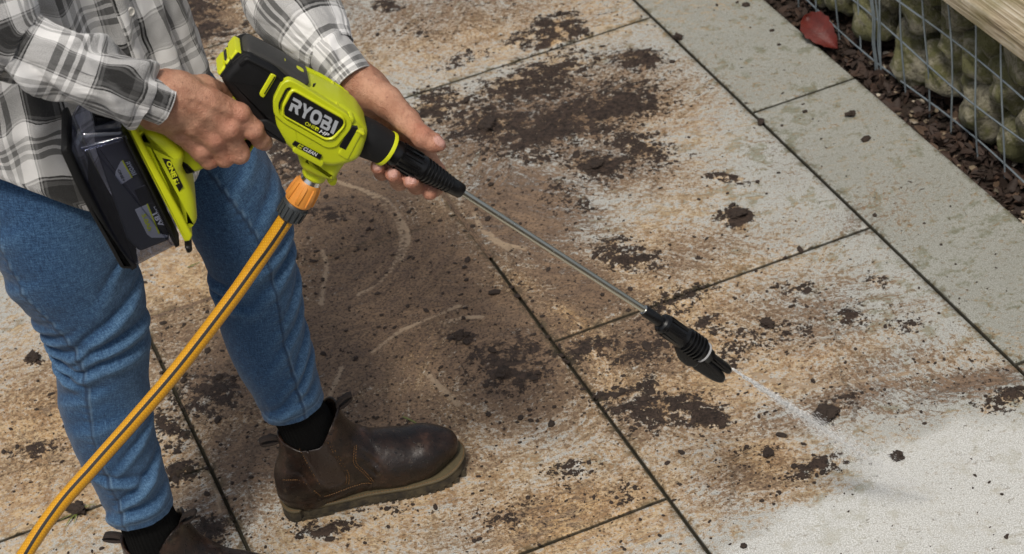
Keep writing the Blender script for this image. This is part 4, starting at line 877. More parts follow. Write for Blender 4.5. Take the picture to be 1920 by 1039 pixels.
LH = dict(
    meta=[([J(690, 165, 2.388), J(735, 205, 2.392), J(776, 250, 2.378)], [.021, .0175, .0145]), ([J(684, 172, 2.396), J(725, 218, 2.402), J(757, 265, 2.390)], [.021, .018, .0145]), ([J(678, 180, 2.398), J(710, 226, 2.404), J(737, 276, 2.390)], [.020, .0175, .014]), ([J(672, 186, 2.392), J(695, 228, 2.396), J(714, 280, 2.384)], [.019, .0165, .013]), ([J(692, 168, 2.374), J(725, 190, 2.358), J(762, 226, 2.336)], [.021, .0195, .0155])],
    fing=[([J(776, 250, 2.378), J(816, 322, 2.378), J(814, 352, 2.350), J(806, 361, 2.326)], [.0142, .0120, .0108, .0098]), ([J(757, 265, 2.390), J(787, 330, 2.372), J(782, 347, 2.338), J(771, 339, 2.309)], [.0142, .0122, .0112, .0104]), ([J(737, 276, 2.390), J(754, 325, 2.370), J(749, 340, 2.335), J(737, 327, 2.307)], [.0135, .0118, .0108, .0098]), ([J(714, 280, 2.384), J(722, 312, 2.364), J(717, 323, 2.335), J(708, 313, 2.311)], [.0125, .0108, .0096, .0088]),
          ([J(762, 226, 2.336), J(792, 258, 2.312), J(812, 268, 2.307), J(825, 271, 2.305)], [.0155, .0122, .0112, .0082])],
    knuck=[(J(793, 252, 2.310), .0112)],
    tend=[([J(700, 150, 2.372), J(740, 190, 2.352), J(768, 222, 2.330)], .0035)],
    arm=[([J(620, 100, 2.414), J(660, 145, 2.392), J(690, 172, 2.388)], [.024, .0265, .026])], arm2=[],
    nails=[(J(736, 321, 2.2995), unit(J(737, 327, 2.307) - J(749, 340, 2.335)), unit(np.array([-.15, -.93, .20])), .0058, .0075), (J(771, 333, 2.3005), unit(J(771, 339, 2.309) - J(782, 347, 2.338)), unit(np.array([-.1, -.93, .25])), .0064, .0082), (J(708, 308, 2.3045), unit(J(708, 313, 2.311) - J(717, 323, 2.335)), unit(np.array([-.15, -.9, .25])), .0050, .0060), (J(824, 265, 2.3015), unit(J(825, 271, 2.305) - J(800, 262, 2.31)), unit(np.array([.1, -.5, .85])), .0066, .0085)])
def hand_sd(Hd):
    def f(X, Y, Z):
        d = None
        for P, R_ in Hd['meta']:
            c = chain(X, Y, Z, P, R_); d = c if d is None else smin(d, c, .009)
        for P, R_ in Hd['arm'] + Hd['arm2']: d = smin(d, chain(X, Y, Z, P, R_), .014)
        for P, R_ in Hd['tend']:
            d = smin(d, chain(X, Y, Z, P, [R_] * 3), .005)
        for c_, r_ in Hd['knuck']: d = smin(d, np.sqrt((X - c_[0]) ** 2 + (Y - c_[1]) ** 2 + (Z - c_[2]) ** 2) - r_, .006)
        fd = None
        for P, R_ in Hd['fing']:
            c = chain(X, Y, Z, P, R_, .003)
            for i in range(1, len(P) - 1): c = smin(c, np.sqrt((X - P[i][0]) ** 2 + (Y - P[i][1]) ** 2 + (Z - P[i][2]) ** 2) - R_[i] * 1.03, .004)
            fd = c if fd is None else smin(fd, c, .0014)
        d = smin(d, fd, .0055)
        for c_, t_, n_, w_, l_ in Hd['nails']:     # a shallow groove round each nail
            b_ = np.cross(n_, t_); n2 = unit(np.cross(t_, b_)); p = [(X - c_[0]) * v[0] + (Y - c_[1]) * v[1] + (Z - c_[2]) * v[2] for v in (t_, b_, n2)]
            q = np.sqrt((p[0] / l_) ** 2 + (p[1] / w_) ** 2); d = d + .0010 * np.exp(-((q - 1) / .16) ** 2) * (np.abs(p[2]) < .008)
        d = d + .0016 * (fbm(X * 130, Y * 130, Z * 130, o=2, seed=4) - .5)
        return d
    return f
HV, HQ, RED, NAIL = [], [], [], []; kx = 0
for Hd in (RH, LH):
    P = np.concatenate([np.array(p) for p, _ in Hd['meta'] + Hd['fing'] + Hd['arm']]); V, Q = surfnet(hand_sd(Hd), P.min(0) - .032, P.max(0) + .032, .0016)
    red = np.zeros(len(V)); nail = np.zeros(len(V))
    for p, r_ in Hd['fing']:
        red = np.maximum(red, np.exp(-(np.linalg.norm(V - p[-1], axis=1) / .014) ** 2) * .9); red = np.maximum(red, np.exp(-(np.linalg.norm(V - p[1], axis=1) / .016) ** 2) * .6)
    for c_, r_ in Hd['knuck']: red = np.maximum(red, np.exp(-(np.linalg.norm(V - c_, axis=1) / .018) ** 2) * .7)
    for c_, t_, n_, w_, l_ in Hd['nails']:
        b_ = np.cross(n_, t_); n2 = unit(np.cross(t_, b_)); D = V - c_; q = np.sqrt((D @ t_ / l_) ** 2 + (D @ b_ / w_) ** 2); nail = np.maximum(nail, sst(1.02, .88, q) * (np.abs(D @ n2) < .007))
    HV.append(V); HQ.append(Q + kx); RED.append(red); NAIL.append(nail); kx += len(V)
hd_c = np.array([-.43, 2.545, 1.60])
def body_sd(X, Y, Z):
    d = ell(X, Y, Z, (-.515, 2.538, 1.12), (.075, .115, .30)); d = smin(d, ell(X, Y, Z, (-.51, 2.54, .86), (.075, .115, .14)), .05)
    d = smin(d, cap(X, Y, Z, (-.52, 2.538, 1.36), (-.465, 2.545, 1.50), .055, .05), .05)
    d = smin(d, cap(X, Y, Z, shR, shL, .055, .055), .05)
    d = smin(d, chain(X, Y, Z, [shR, elbR, J(250, 170, 2.256)], [.045, .036, .024]), .02); d = smin(d, chain(X, Y, Z, [shL, J(500, -130, 2.60), J(620, 100, 2.414)], [.045, .036, .022]), .02)
    d = smin(d, chain(X, Y, Z, [(-.53, 2.47, .84), Cn[170], Cn[30]], [.062, .045, .032]), .03); d = smin(d, chain(X, Y, Z, [(-.46, 2.63, .86), Cf[170], Cf[30]], [.062, .045, .032]), .03)
    h_ = ell(X, Y, Z, hd_c + [-.012, 0, .03], (.098, .077, .105)); h_ = smin(h_, ell(X, Y, Z, hd_c + [.03, 0, -.05], (.058, .054, .07)), .04)
    nose = cap(X, Y, Z, hd_c + [.088, 0, .01], hd_c + [.108, 0, -.022], .007, .012); h_ = smin(h_, nose, .012)
    for s_ in (-1, 1):
        h_ = smax(h_, -(np.sqrt((X - hd_c[0] - .098) ** 2 + (Y - hd_c[1] - s_ * .032) ** 2 + (Z - hd_c[2] - .012) ** 2) - .017), .012); h_ = smin(h_, np.sqrt((X - hd_c[0] - .074) ** 2 + (Y - hd_c[1] - s_ * .032) ** 2 + (Z - hd_c[2] - .010) ** 2) - .013, .003)
        h_ = smin(h_, ell(X, Y, Z, hd_c + [-.01, s_ * .078, -.005], (.016, .009, .03)), .006)
    h_ = smin(h_, ell(X, Y, Z, hd_c + [.082, 0, -.052], (.010, .024, .006)), .005)
    return smin(d, h_, .02)
V, Q = surfnet(body_sd, (-.72, 2.20, .22), (-.13, 2.82, 1.78), .010)
HV.append(V); HQ.append(Q + kx); RED.append(np.zeros(len(V))); NAIL.append(np.zeros(len(V)))
mesh('body', np.concatenate(HV), np.concatenate(HQ), 'skin', person, attrs=dict(red=np.concatenate(RED), nail=np.concatenate(NAIL)), sharp=None)
def hair_sd(X, Y, Z):
    d = ell(X, Y, Z, hd_c + [-.022, 0, .036], (.106, .088, .112)); d = smax(d, (X - hd_c[0] - .045) + .5 * (hd_c[2] + .06 - Z), .02); d = smin(d, cap(X, Y, Z, hd_c + [-.10, 0, .0], hd_c + [-.13, 0, -.16], .035, .018), .03)
    return d + .006 * (fbm(X * 40, Y * 120, Z * 20, seed=3, o=2) - .5)
V, Q = surfnet(hair_sd, hd_c - [.2, .12, .22], hd_c + [.14, .12, .18], .006)
mesh('hair', V, Q, 'hair', person, sharp=None)

# ------------------------------------------------------------------ pressure washer, held upright in a vertical plane aimed at the wet patch
TN = unit(np.array([.06, -1.0, 0]))                    # towards the camera side
TP = np.array([-.37, 2.30, .8])
def T3(u, v, off=0.0): return onplane(u, v, TP + TN * off, TN)
TX_ = unit(np.cross([0, 0, 1.], TN)) * 1.0
if TX_[0] < 0: TX_ = -TX_
def to2(P): P = np.asarray(P) - TP; return np.stack([P @ TX_, P[..., 2]], -1)
def to3(q, off): q = np.asarray(q); return TP + np.outer(q[..., 0].ravel(), TX_) + np.outer(q[..., 1].ravel(), [0, 0, 1.]) + np.multiply.outer(np.broadcast_to(off, q[..., 0].size), TN)
def px2(poly, off): return np.array([to2(T3(u, v, off)) for u, v in poly])
def inset(P, d):
    P = np.asarray(P); n = len(P); out = np.zeros_like(P); ar = .5 * np.sum(P[:, 0] * np.roll(P[:, 1], -1) - np.roll(P[:, 0], -1) * P[:, 1]); sg = 1 if ar > 0 else -1
    for i in range(n):
        a, b, c = P[i - 1], P[i], P[(i + 1) % n]; n1 = unit([-(b - a)[1], (b - a)[0]]) * sg; n2 = unit([-(c - b)[1], (c - b)[0]]) * sg; m = n1 + n2; out[i] = b + m * d / max(.35, 1 + n1 @ n2)
    return out
def rnd(P, r, k=4):
    """round the corners of a polygon"""
    P = np.asarray(P, float); out = []
    for i in range(len(P)):
        a, b, c = P[i - 1], P[i], P[(i + 1) % len(P)]; d1 = min(r, .45 * np.linalg.norm(a - b)); d2 = min(r, .45 * np.linalg.norm(c - b)); p0 = b + unit(a - b) * d1; p1 = b + unit(c - b) * d2
        for t in np.linspace(0, 1, k): out.append((1 - t) ** 2 * p0 + 2 * t * (1 - t) * b + t * t * p1)
    return np.array(out)
def puff(name, poly, half, rim, mat, parent, poff=None, rc=.004, lo=None, sharp=32, slope=0.0):
    """plate in the tool plane: outline traced at offset poff, from -half (or lo) to +half with rounded rims"""
    P = rnd(px2(poly, half * .6 if poff is None else poff), rc); n = len(P); lay = []
    lo_ = -half if lo is None else lo
    ks = np.linspace(0, PI / 2, 5)
    if lo is None:
        for t in ks: lay.append((rim * (1 - math.sin(t)), lo_ + rim * (1 - math.cos(t))))
    else: lay.append((0, lo_))
    for t in ks: lay.append((rim * (1 - math.cos(t)) + 0, half - rim * (1 - math.sin(t))))
    V = np.concatenate([to3(inset(P, d_), o_) for d_, o_ in lay]); F_ = gridfaces(n, len(lay), True).tolist() + [list(range(n))[::-1], list(range((len(lay) - 1) * n, len(lay) * n))]
    ar = .5 * np.sum(P[:, 0] * np.roll(P[:, 1], -1) - np.roll(P[:, 0], -1) * P[:, 1])
    # outward orientation: TX_ x Z = direction of -TN or TN
    if (ar > 0) == (np.dot(np.cross(TX_, [0, 0, 1.]), TN) < 0): F_ = [f[::-1] for f in F_]
    return mesh(name, V, F_, mat, parent, sharp=sharp)
washer = empty('pressure_washer', T3(430, 260), 'lime green and black cordless pressure washer with long metal lance', 'pressure washer')
main = puff('main_housing', [(513, 222), (510, 192), (524, 162), (538, 149), (566, 162), (604, 180), (640, 199), (668, 221), (684, 243), (684, 262), (672, 291), (650, 300), (622, 306), (586, 298), (549, 277), (534, 263), (520, 243)], .037, .010, 'lime_plastic', washer, rc=.008)
puff('housing_shoulder', [(566, 158), (604, 175), (642, 193), (672, 214), (690, 242), (684, 268), (655, 262), (640, 215), (600, 190), (560, 172)], .031, .012, 'lime_plastic', main, rc=.006)
puff('inlet_spout', [(556, 284), (561, 303), (566, 315), (598, 331), (627, 338), (636, 319), (656, 292), (630, 280), (590, 276)], .026, .011, 'lime_plastic', main, rc=.006)
rear = puff('rear_housing', [(413, 143), (424, 126), (447, 103), (464, 93), (516, 119), (536, 138), (566, 157), (560, 200), (541, 262), (518, 255), (496, 246), (466, 216), (441, 183)], .0325, .010, 'black_plastic', washer, rc=.006)
puff('top_cover', [(428, 121), (446, 102), (463, 88), (470, 88), (518, 112), (576, 147), (581, 155), (566, 164), (536, 147), (514, 128), (462, 103), (440, 122)], .0245, .009, 'grey_plastic', washer, rc=.005)
puff('side_rib', [(445, 112), (461, 97), (515, 124), (534, 143), (530, 150), (512, 131), (460, 104), (449, 116)], .0345, .003, 'rubber_black', rear, lo=.02)
puff('lower_panel', [(470, 216), (496, 243), (535, 262), (537, 243), (513, 222), (500, 214)], .0345, .003, 'rubber_black', rear, lo=.02)
# badge frame (raised lime ring), plate and lettering
def frame_ring(name, outer, inner, z0, z1, mat, parent):
    Po, Pi = rnd(px2(outer, z1), .005), rnd(px2(inner, z1), .004); n = len(Po); Po2, Pi2 = inset(Po, .0012), inset(Pi, -.0012)
    V = np.concatenate([to3(Po, z0), to3(Po, z1 - .0012), to3(Po2, z1), to3(Pi2, z1), to3(Pi, z1 - .0012), to3(Pi, z0)]); return mesh(name, V, gridfaces(n, 6, True).tolist(), mat, parent, sharp=30)
frame_ring('badge_surround', [(513, 215), (512, 189), (527, 158), (541, 149), (560, 158), (651, 215), (661, 229), (659, 242), (631, 277), (612, 279), (531, 232)], [(524, 213), (523, 195), (536, 168), (543, 164), (556, 170), (644, 221), (650, 231), (648, 239), (626, 264), (611, 266), (530, 221)], .030, .0395, 'lime_plastic', main)
frame_ring('badge_frame', [(529, 217), (529, 198), (544, 170), (553, 168), (643, 219), (649, 230), (647, 239), (627, 263), (610, 265), (533, 221)], [(533, 215), (533, 203), (548.5, 175), (553, 173.5), (643, 225), (645, 231), (643, 238), (623, 259), (611, 260.5), (536, 219.5)], .030, .0425, 'lime_bright', main)
plate = puff('badge_plate', [(531, 216), (531, 202), (547.5, 173), (553, 171), (645, 224), (647, 231), (645, 239), (624, 262), (611, 263), (535, 221)], .0405, .0008, 'print_black', main, poff=.0405, lo=.03, rc=.002)
def quadmap(O, EX, EY, off):
    """maps (a,b) in the unit square to the tool plane; O, EX, EY in photo pixels"""
    o, x, y = T3(*O, off), T3(O[0] + EX[0], O[1] + EX[1], off), T3(O[0] + EY[0], O[1] + EY[1], off); return lambda a, b: o + np.outer(np.ravel(a), x - o) + np.outer(np.ravel(b), y - o)
LET = dict(
    R=[[(0, 1), (.72, 1), (.95, .86), (.95, .52), (.76, .40), (1, 0), (.68, 0), (.44, .38), (.29, .38), (.29, 0), (0, 0), (0, .59), (.60, .59), (.66, .64), (.66, .73), (.60, .78), (0, .78)]],
    Y=[[(0, 1), (.30, 1), (.5, .66), (.70, 1), (1, 1), (.64, .42), (.64, 0), (.36, 0), (.36, .42)]], I=[[(.1, 1), (.9, 1), (.9, 0), (.1, 0)]],
    B=[[(0, 1), (.75, 1), (.93, .88), (.93, .63), (.85, .53), (0, .53), (0, .62), (.60, .62), (.64, .66), (.64, .74), (.60, .79), (0, .79)]])
def oval(cx_, cy_, rx, ry, n=28, e=.8): t = np.linspace(0, 2 * PI, n, endpoint=False); return np.stack([cx_ + rx * np.sign(np.cos(t)) * abs(np.cos(t)) ** e, cy_ + ry * np.sign(np.sin(t)) * abs(np.sin(t)) ** e], 1)
def brand(name, O, EX, EY, off, mat, parent):
    M = quadmap(O, EX, EY, off)
    for ch, x0, w_ in (('R', 0, .215), ('Y', .215, .215), ('O', .435, .225), ('B', .685, .195), ('I', .905, .095)):
        V, F_ = [], []
        for pl in LET.get(ch, []): F_.append(list(range(len(V), len(V) + len(pl)))); V += pl
        if ch == 'O':
            a, b = oval(.5, .5, .5, .52), oval(.5, .5, .24, .26); V = [*map(tuple, a), *map(tuple, b)]; n = 28; F_ = [[i, (i + 1) % n, n + (i + 1) % n, n + i] for i in range(n)]
        if ch == 'B':
            k0 = len(V); o_ = [(0, .53), (.85, .53), (1, .41), (1, .13), (.83, 0), (0, 0)]; i_ = [(.27, .36), (.64, .36), (.70, .32), (.70, .23), (.64, .18), (.27, .18)]; V += o_ + i_; F_ += [[k0 + i, k0 + (i + 1) % 6, k0 + 6 + (i + 1) % 6, k0 + 6 + i] for i in range(6)]
        V = np.array(V, float); mesh(name, M(x0 + V[:, 0] * w_, V[:, 1]), F_, mat, parent, smooth=False)
def text(name, string, O, EX, EY, off, mat, parent, bold=.012, shear=0.0):
    cu = bpy.data.curves.new('t', 'FONT'); cu.body = string; cu.offset = bold; cu.shear = shear; cu.resolution_u = 3; ob = bpy.data.objects.new('t', cu); col.objects.link(ob)
    bpy.context.view_layer.update(); me = bpy.data.meshes.new_from_object(ob.evaluated_get(bpy.context.evaluated_depsgraph_get())); V = np.array([v.co[:] for v in me.vertices]); F_ = [list(p.vertices) for p in me.polygons]
    bpy.data.objects.remove(ob); bpy.data.curves.remove(cu); bpy.data.meshes.remove(me)
    lo_, hi_ = V[:, :2].min(0), V[:, :2].max(0); q = (V[:, :2] - lo_) / (hi_ - lo_); return mesh(name, quadmap(O, EX, EY, off)(q[:, 0], q[:, 1]), F_, mat, parent, smooth=False)
def flat(name, poly, off, mat, parent): return puff(name, poly, off, .0003, mat, parent, poff=off, lo=off - .0015, rc=.0006)
brand('letter', (541, 206.5), (85, 46), (9.5, -24), .0412, 'print_silver', plate)
text('lettering', 'ONE', (571, 234), (18, 9), (2.8, -6.2), .0412, 'print_yellow', plate)
flat('plus_mark', [(590, 244), (592.5, 238), (598.5, 241), (596, 247)], .0412, 'print_yellow', plate)
text('lettering', '+', (592, 244), (3.2, 1.6), (1.4, -3.4), .0417, 'print_black', plate, .05)
text('lettering', 'HP', (597.5, 248.5), (17.5, 9), (3.2, -6.2), .0412, 'print_white', plate, .02, .2)
strip = flat('name_strip', [(553, 264.5), (604, 291.5), (600, 300), (547.5, 271.5)], .0400, 'print_black', main)
puff('strip_base', [(551, 261), (607, 291), (602, 304), (545, 273)], .0386, .002, 'lime_plastic', main, lo=.02)
text('lettering', 'EZ', (557, 275.5), (10, 5), (3.2, -6), .0404, 'print_yellow', strip, .015, .2)
text('lettering', 'CLEAN', (568, 281), (25, 13), (3.2, -6), .0404, 'print_white', strip, .015, .2)
puff('vent_frame', [(656, 231), (677, 238), (650, 290), (630, 278)], .0385, .002, 'lime_plastic', main, lo=.02)
vent = puff('vent', [(660, 237), (671.5, 240.5), (648, 282), (636, 276)], .0392, .0008, 'print_black', main, lo=.03, poff=.0392, rc=.001)
slot = puff('side_slot', [(509, 137), (520, 142), (494, 186), (485, 178)], .0345, .0015, 'lime_bright', rear, lo=.02, poff=.0345)
flat('slot_gap', [(514.5, 143.5), (516.8, 144.6), (496.5, 177.5), (494.8, 176.2)], .0350, 'print_black', slot)
for q in ([(547, 168), (537, 166), (523, 195), (523, 205), (525.5, 205), (526, 196), (539, 169.5), (547, 171)],): flat('panel_gap', q, .0398, 'print_black', main)
flat('latch_mark', [(587, 158), (593, 156.5), (590, 163), (586, 164)], .0375, 'print_black', main)
# ridge line across the housing and blocks along its top
puff('band', [(629, 190), (635, 193), (623, 214), (618, 211)], .0378, .003, 'lime_bright', main, lo=-.030)
puff('top_block', [(652, 205), (664, 212), (661, 224), (650, 218)], .0378, .004, 'lime_plastic', main, lo=-.028)
puff('front_lug', [(664, 229), (683, 239), (681, 245), (662, 236)], .0395, .003, 'lime_bright', main, lo=.01)
# rear control panel: two lime buttons and the mode switch on the back face
RB, RT = to2(T3(417, 142, .0195)), to2(T3(446, 104, .0195))
bd = unit(RT - RB); bn = np.array([-bd[1], bd[0]]); bn = bn if bn[0] < 0 else -bn
def backpatch(name, t0, t1, y0, y1, hgt, mat, rnd_=.3):
    L_ = np.linalg.norm(RT - RB); a, b = t0 * L_, t1 * L_; P = []
    base = RB
    cor = [(a, y0), (b, y0), (b, y1), (a, y1)]; Q_ = rnd(np.array(cor), .004, 5); V = []
    for h_, g in ((-.006, 1), (hgt * .7, 1), (hgt, .9)):
        c = Q_.mean(0)
        for q in Q_:
            q = c + (q - c) * g; p2 = base + bd * q[0] + bn * h_; V.append(to3(p2[None], q[1])[0])
    n = len(Q_); F_ = gridfaces(n, 3, True).tolist() + [list(range(2 * n, 3 * n)), list(range(n))[::-1]]; o = mesh(name, V, F_, mat, rear, sharp=35); return o
backpatch('back_plate', -.05, 1.12, -.024, .024, .0035, 'rubber_black')
backpatch('mode_switch', .40, .66, -.017, .018, .0058, 'print_yellow'); backpatch('switch_face', .45, .61, -.013, .014, .0066, 'print_black')
backpatch('button', .70, 1.14, -.020, .021, .006, 'lime_bright'); backpatch('button', -.06, .36, -.020, .021, .006, 'lime_bright')
for (u, v) in ((525, 106), (559, 126)):
    c = T3(u, v + 8, 0); d_ = unit(T3(559, 126) - T3(525, 106)); n_ = unit(np.cross(d_, TN)); n_ = n_ if n_[2] > 0 else -n_; V = []
    for h_, g in ((-.008, 1), (.0035, 1), (.0045, .8)):
        for a in np.linspace(0, 2 * PI, 16, endpoint=False): V.append(c + d_ * .0062 * g * np.sign(math.cos(a)) * abs(math.cos(a)) ** .6 + TN * .0055 * g * np.sign(math.sin(a)) * abs(math.sin(a)) ** .6 + n_ * h_)
    mesh('top_slot', V, gridfaces(16, 3, True).tolist() + [list(range(32, 48)), list(range(16))[::-1]], 'lime_bright', washer, sharp=35)
# barrel: collar, ring, coupling, lance and nozzle on one axis
def axl(name, pts, mat, parent=washer, n=40, sharp=30, mod=None):
    """pts: (u, v, radius in px) along the axis in the centre plane"""
    A = T3(*pts[0][:2]); B = T3(*pts[-1][:2]); T = unit(B - A); pr = []
    for (u, v, r) in pts: P = T3(u, v); pr.append((float((P - A) @ T), r * float((P - CC) @ CF) / FPX))
    return lathe(name, A, B, pr, mat, parent, n, sharp, mod=mod)
col_ = axl('collar', [(668, 249, 36), (683, 258, 37.5), (692, 262, 37), (712, 272, 34.5), (724, 278, 33.5), (726, 279, 31)], 'rubber_black')
axl('collar_ring', [(721, 276.5, 34.6), (722, 277, 35.2), (727, 280, 35), (728, 280.5, 32)], 'lime_bright', col_)
cp = axl('coupling', [(722, 277, 23), (735, 284, 25), (740, 287, 26.5), (744, 289.3, 26.5), (746, 290.5, 25), (782, 311, 24), (786, 313, 25.5), (790, 315.5, 25.5), (792, 316.5, 22.5), (830, 338.5, 17.5), (842, 345.5, 16), (852, 351.5, 15.5), (864, 358, 14.5), (866, 359, 13)], 'nozzle_black')
ca, cb_ = np.array([796, 318.8]), np.array([842, 345.5])
for f in np.linspace(0, 1, 8):
    p = ca + (cb_ - ca) * f; r = 24.6 - 7.2 * f; dv = (cb_ - ca) / np.linalg.norm(cb_ - ca)
    axl('rib', [(*(p - dv * 1.3), r - 3.5), (*(p - dv * 1.1), r - .3), (*(p - dv * .5), r), (*(p + dv * .5), r), (*(p + dv * 1.1), r - .3), (*(p + dv * 1.3), r - 3.5)], 'nozzle_black', cp, 32)
A0, B0 = T3(748, 291.5), T3(781, 310.5); T0 = unit(B0 - A0); N1 = unit(np.cross(T0, [.1, .95, .3])); N2 = np.cross(T0, N1)
for i in range(14):
    a = 2 * PI * i / 14; n_ = N1 * math.cos(a) + N2 * math.sin(a); s_ = np.cross(T0, n_) * .0014; r0 = .0158; V = [A0 + n_ * r0 - s_, A0 + n_ * r0 + s_, B0 + n_ * r0 + s_, B0 + n_ * r0 - s_]; V += [q + n_ * .0022 for q in V]
    mesh('grip_rib', V, [[0, 1, 2, 3], [7, 6, 5, 4], [0, 4, 5, 1], [1, 5, 6, 2], [2, 6, 7, 3], [3, 7, 4, 0]], 'nozzle_black', cp, smooth=False)
axl('lance', [(856, 353.5, 6.9), (1216, 586, 6.9)], 'lance_metal', washer, 24)
nz = axl('nozzle', [(1207, 581, 10), (1208.5, 582, 11), (1238, 603, 11), (1238.5, 603.3, 15), (1241, 605, 19), (1245, 608, 20.5), (1246, 608.7, 18.8), (1276, 630, 20.5), (1281, 633.5, 22), (1283, 635, 20), (1310, 654, 20), (1318, 660, 19.5), (1322, 663, 15.5), (1330, 669, 14.5)], 'nozzle_black', washer)
axl('nozzle_tip_ring', [(1206, 580.5, 7), (1206.6, 580.9, 9.6), (1208, 582, 9.8), (1208.6, 582.4, 7)], 'chrome', nz)
for f in np.linspace(0, 1, 5):
    p = np.array([1286, 637]) + np.array([24, 17]) * f; dv = unit([24, 17]); r = 24.5
    axl('rib', [(*(p - dv * 1.5), r - 3.5), (*(p - dv * 1.2), r - .4), (*(p - dv * .5), r), (*(p + dv * .5), r), (*(p + dv * 1.2), r - .4), (*(p + dv * 1.5), r - 3.5)], 'nozzle_black', nz, 32)
axl('seal_ring', [(1317, 659.2, 18), (1317.6, 659.6, 21), (1319.6, 661, 21), (1320.4, 661.6, 18)], 'label_grey', nz, 32)
A0, B0 = T3(1248, 610), T3(1275, 629.5); T0 = unit(B0 - A0); N1 = unit(np.cross(T0, [.1, .95, .3])); N2 = np.cross(T0, N1)
for i in range(10):
    a = 2 * PI * i / 10; n_ = N1 * math.cos(a) + N2 * math.sin(a); s_ = np.cross(T0, n_) * .0021; r0 = .0122; V = [A0 + n_ * r0 - s_, A0 + n_ * r0 + s_, B0 + n_ * r0 + s_, B0 + n_ * r0 - s_]; V += [q + n_ * .0026 for q in V]
    mesh('grip_rib', V, [[0, 1, 2, 3], [7, 6, 5, 4], [0, 4, 5, 1], [1, 5, 6, 2], [2, 6, 7, 3], [3, 7, 4, 0]], 'nozzle_black', nz, smooth=False)
puff('selector_knob', [(1268, 640), (1280, 640), (1300, 660), (1312, 680), (1303, 688), (1287, 686), (1272, 674), (1266, 658)], .0105, .005, 'nozzle_black', nz, poff=.006, rc=.004)
puff('prong', [(1306, 668), (1318, 664), (1354, 697), (1362, 708), (1358, 718), (1347, 719), (1332, 713), (1296, 690)], .0085, .005, 'nozzle_black', nz, poff=.006, rc=.006)
puff('prong', [(1318, 652), (1330, 656), (1368, 684), (1372, 690), (1367, 696), (1360, 697), (1322, 668)], .0065, .004, 'nozzle_black', nz, poff=-.002, rc=.004)
# water inlet spout with hose fitting collar
axl('inlet_collar', [(604, 300, 24), (588, 329, 23.5), (586, 332, 21)], 'lime_plastic', main)
axl('inlet_fitting', [(590, 326, 19), (584, 336, 19.5), (582.5, 338.5, 21), (580, 343, 21), (578, 346, 18)], 'chrome', main)
puff('inlet_lug', [(612, 338), (628, 331), (633, 337), (629, 347), (620, 348)], .008, .003, 'lime_bright', main, rc=.003)
# grip, trigger
puff('grip', [(440, 178), (468, 214), (486, 236), (462, 252), (440, 268), (418, 284), (392, 300), (366, 316), (330, 300), (322, 262), (352, 244), (392, 222), (420, 204)], .0175, .009, 'lime_plastic', washer, poff=0, rc=.008)
puff('grip_pad', [(352, 300), (366, 318), (350, 322), (338, 312), (334, 292)], .019, .004, 'rubber_black', washer, poff=.01, rc=.003)
puff('trigger', [(468, 242), (480, 240), (474, 262), (458, 286), (446, 290), (452, 268)], .010, .003, 'rubber_black', washer, poff=0, rc=.003)
puff('trigger_guard', [(478, 244), (484, 246), (476, 268), (460, 292), (455, 292), (470, 266)], .011, .003, 'lime_bright', washer, poff=0, rc=.002)
# battery housing
bay = puff('battery_housing', [(246, 232), (262, 236), (292, 240), (314, 251), (346, 281), (340, 312), (352, 336), (360, 352), (366, 372), (370, 408), (356, 424), (346, 418)], .041, .012, 'lime_plastic', washer, rc=.006)
fl_ = puff('flange', [(231, 227), (247, 229), (361, 441), (357, 451), (346, 453)], .048, .003, 'lime_bright', washer, rc=.002, poff=.046)
puff('hinge_pin', [(344, 448), (358, 447), (361, 458), (350, 463)], .046, .004, 'black_plastic', washer, rc=.004)
mk = flat('mark_panel', [(304, 297), (319, 300), (343.5, 350), (336, 360)], .0418, 'print_black', bay)
text('lettering', 'ONE', (310.5, 304), (13, 30), (9, -3.5), .0423, 'print_yellow', mk, .05)
flat('plus_mark', [(324.5, 338), (332.5, 335), (336.5, 344), (328.5, 347.5)], .0423, 'print_yellow', mk); text('lettering', '+', (328, 338), (3.4, 8), (5, -2), .0428, 'print_black', mk, .05)
CB = [(152, 236), (232, 229), (334, 447), (252, 489), (226, 478), (133, 270)]
cbx = puff('battery_case', CB, .045, .008, 'clear_plastic', washer, rc=.004)
puff('case_rib', [(150, 262), (236, 239), (240, 246), (155, 270)], .0475, .002, 'clear_plastic', cbx, lo=.0455, rc=.001)
puff('case_lip', [(226, 240), (234, 238), (336, 446), (328, 450)], .0475, .002, 'black_plastic', cbx, lo=.02, rc=.001)
puff('bumper', [(113, 270), (119, 262), (127, 259), (149, 312), (174, 362), (202, 414), (228, 456), (246, 478), (258, 488), (252, 491), (226, 490), (209, 458), (150, 352)], .050, .006, 'rubber_black', washer, rc=.004)
puff('case_latch', [(172, 214), (214, 212), (222, 226), (178, 240)], .020, .004, 'black_plastic', washer, poff=.02, rc=.002)
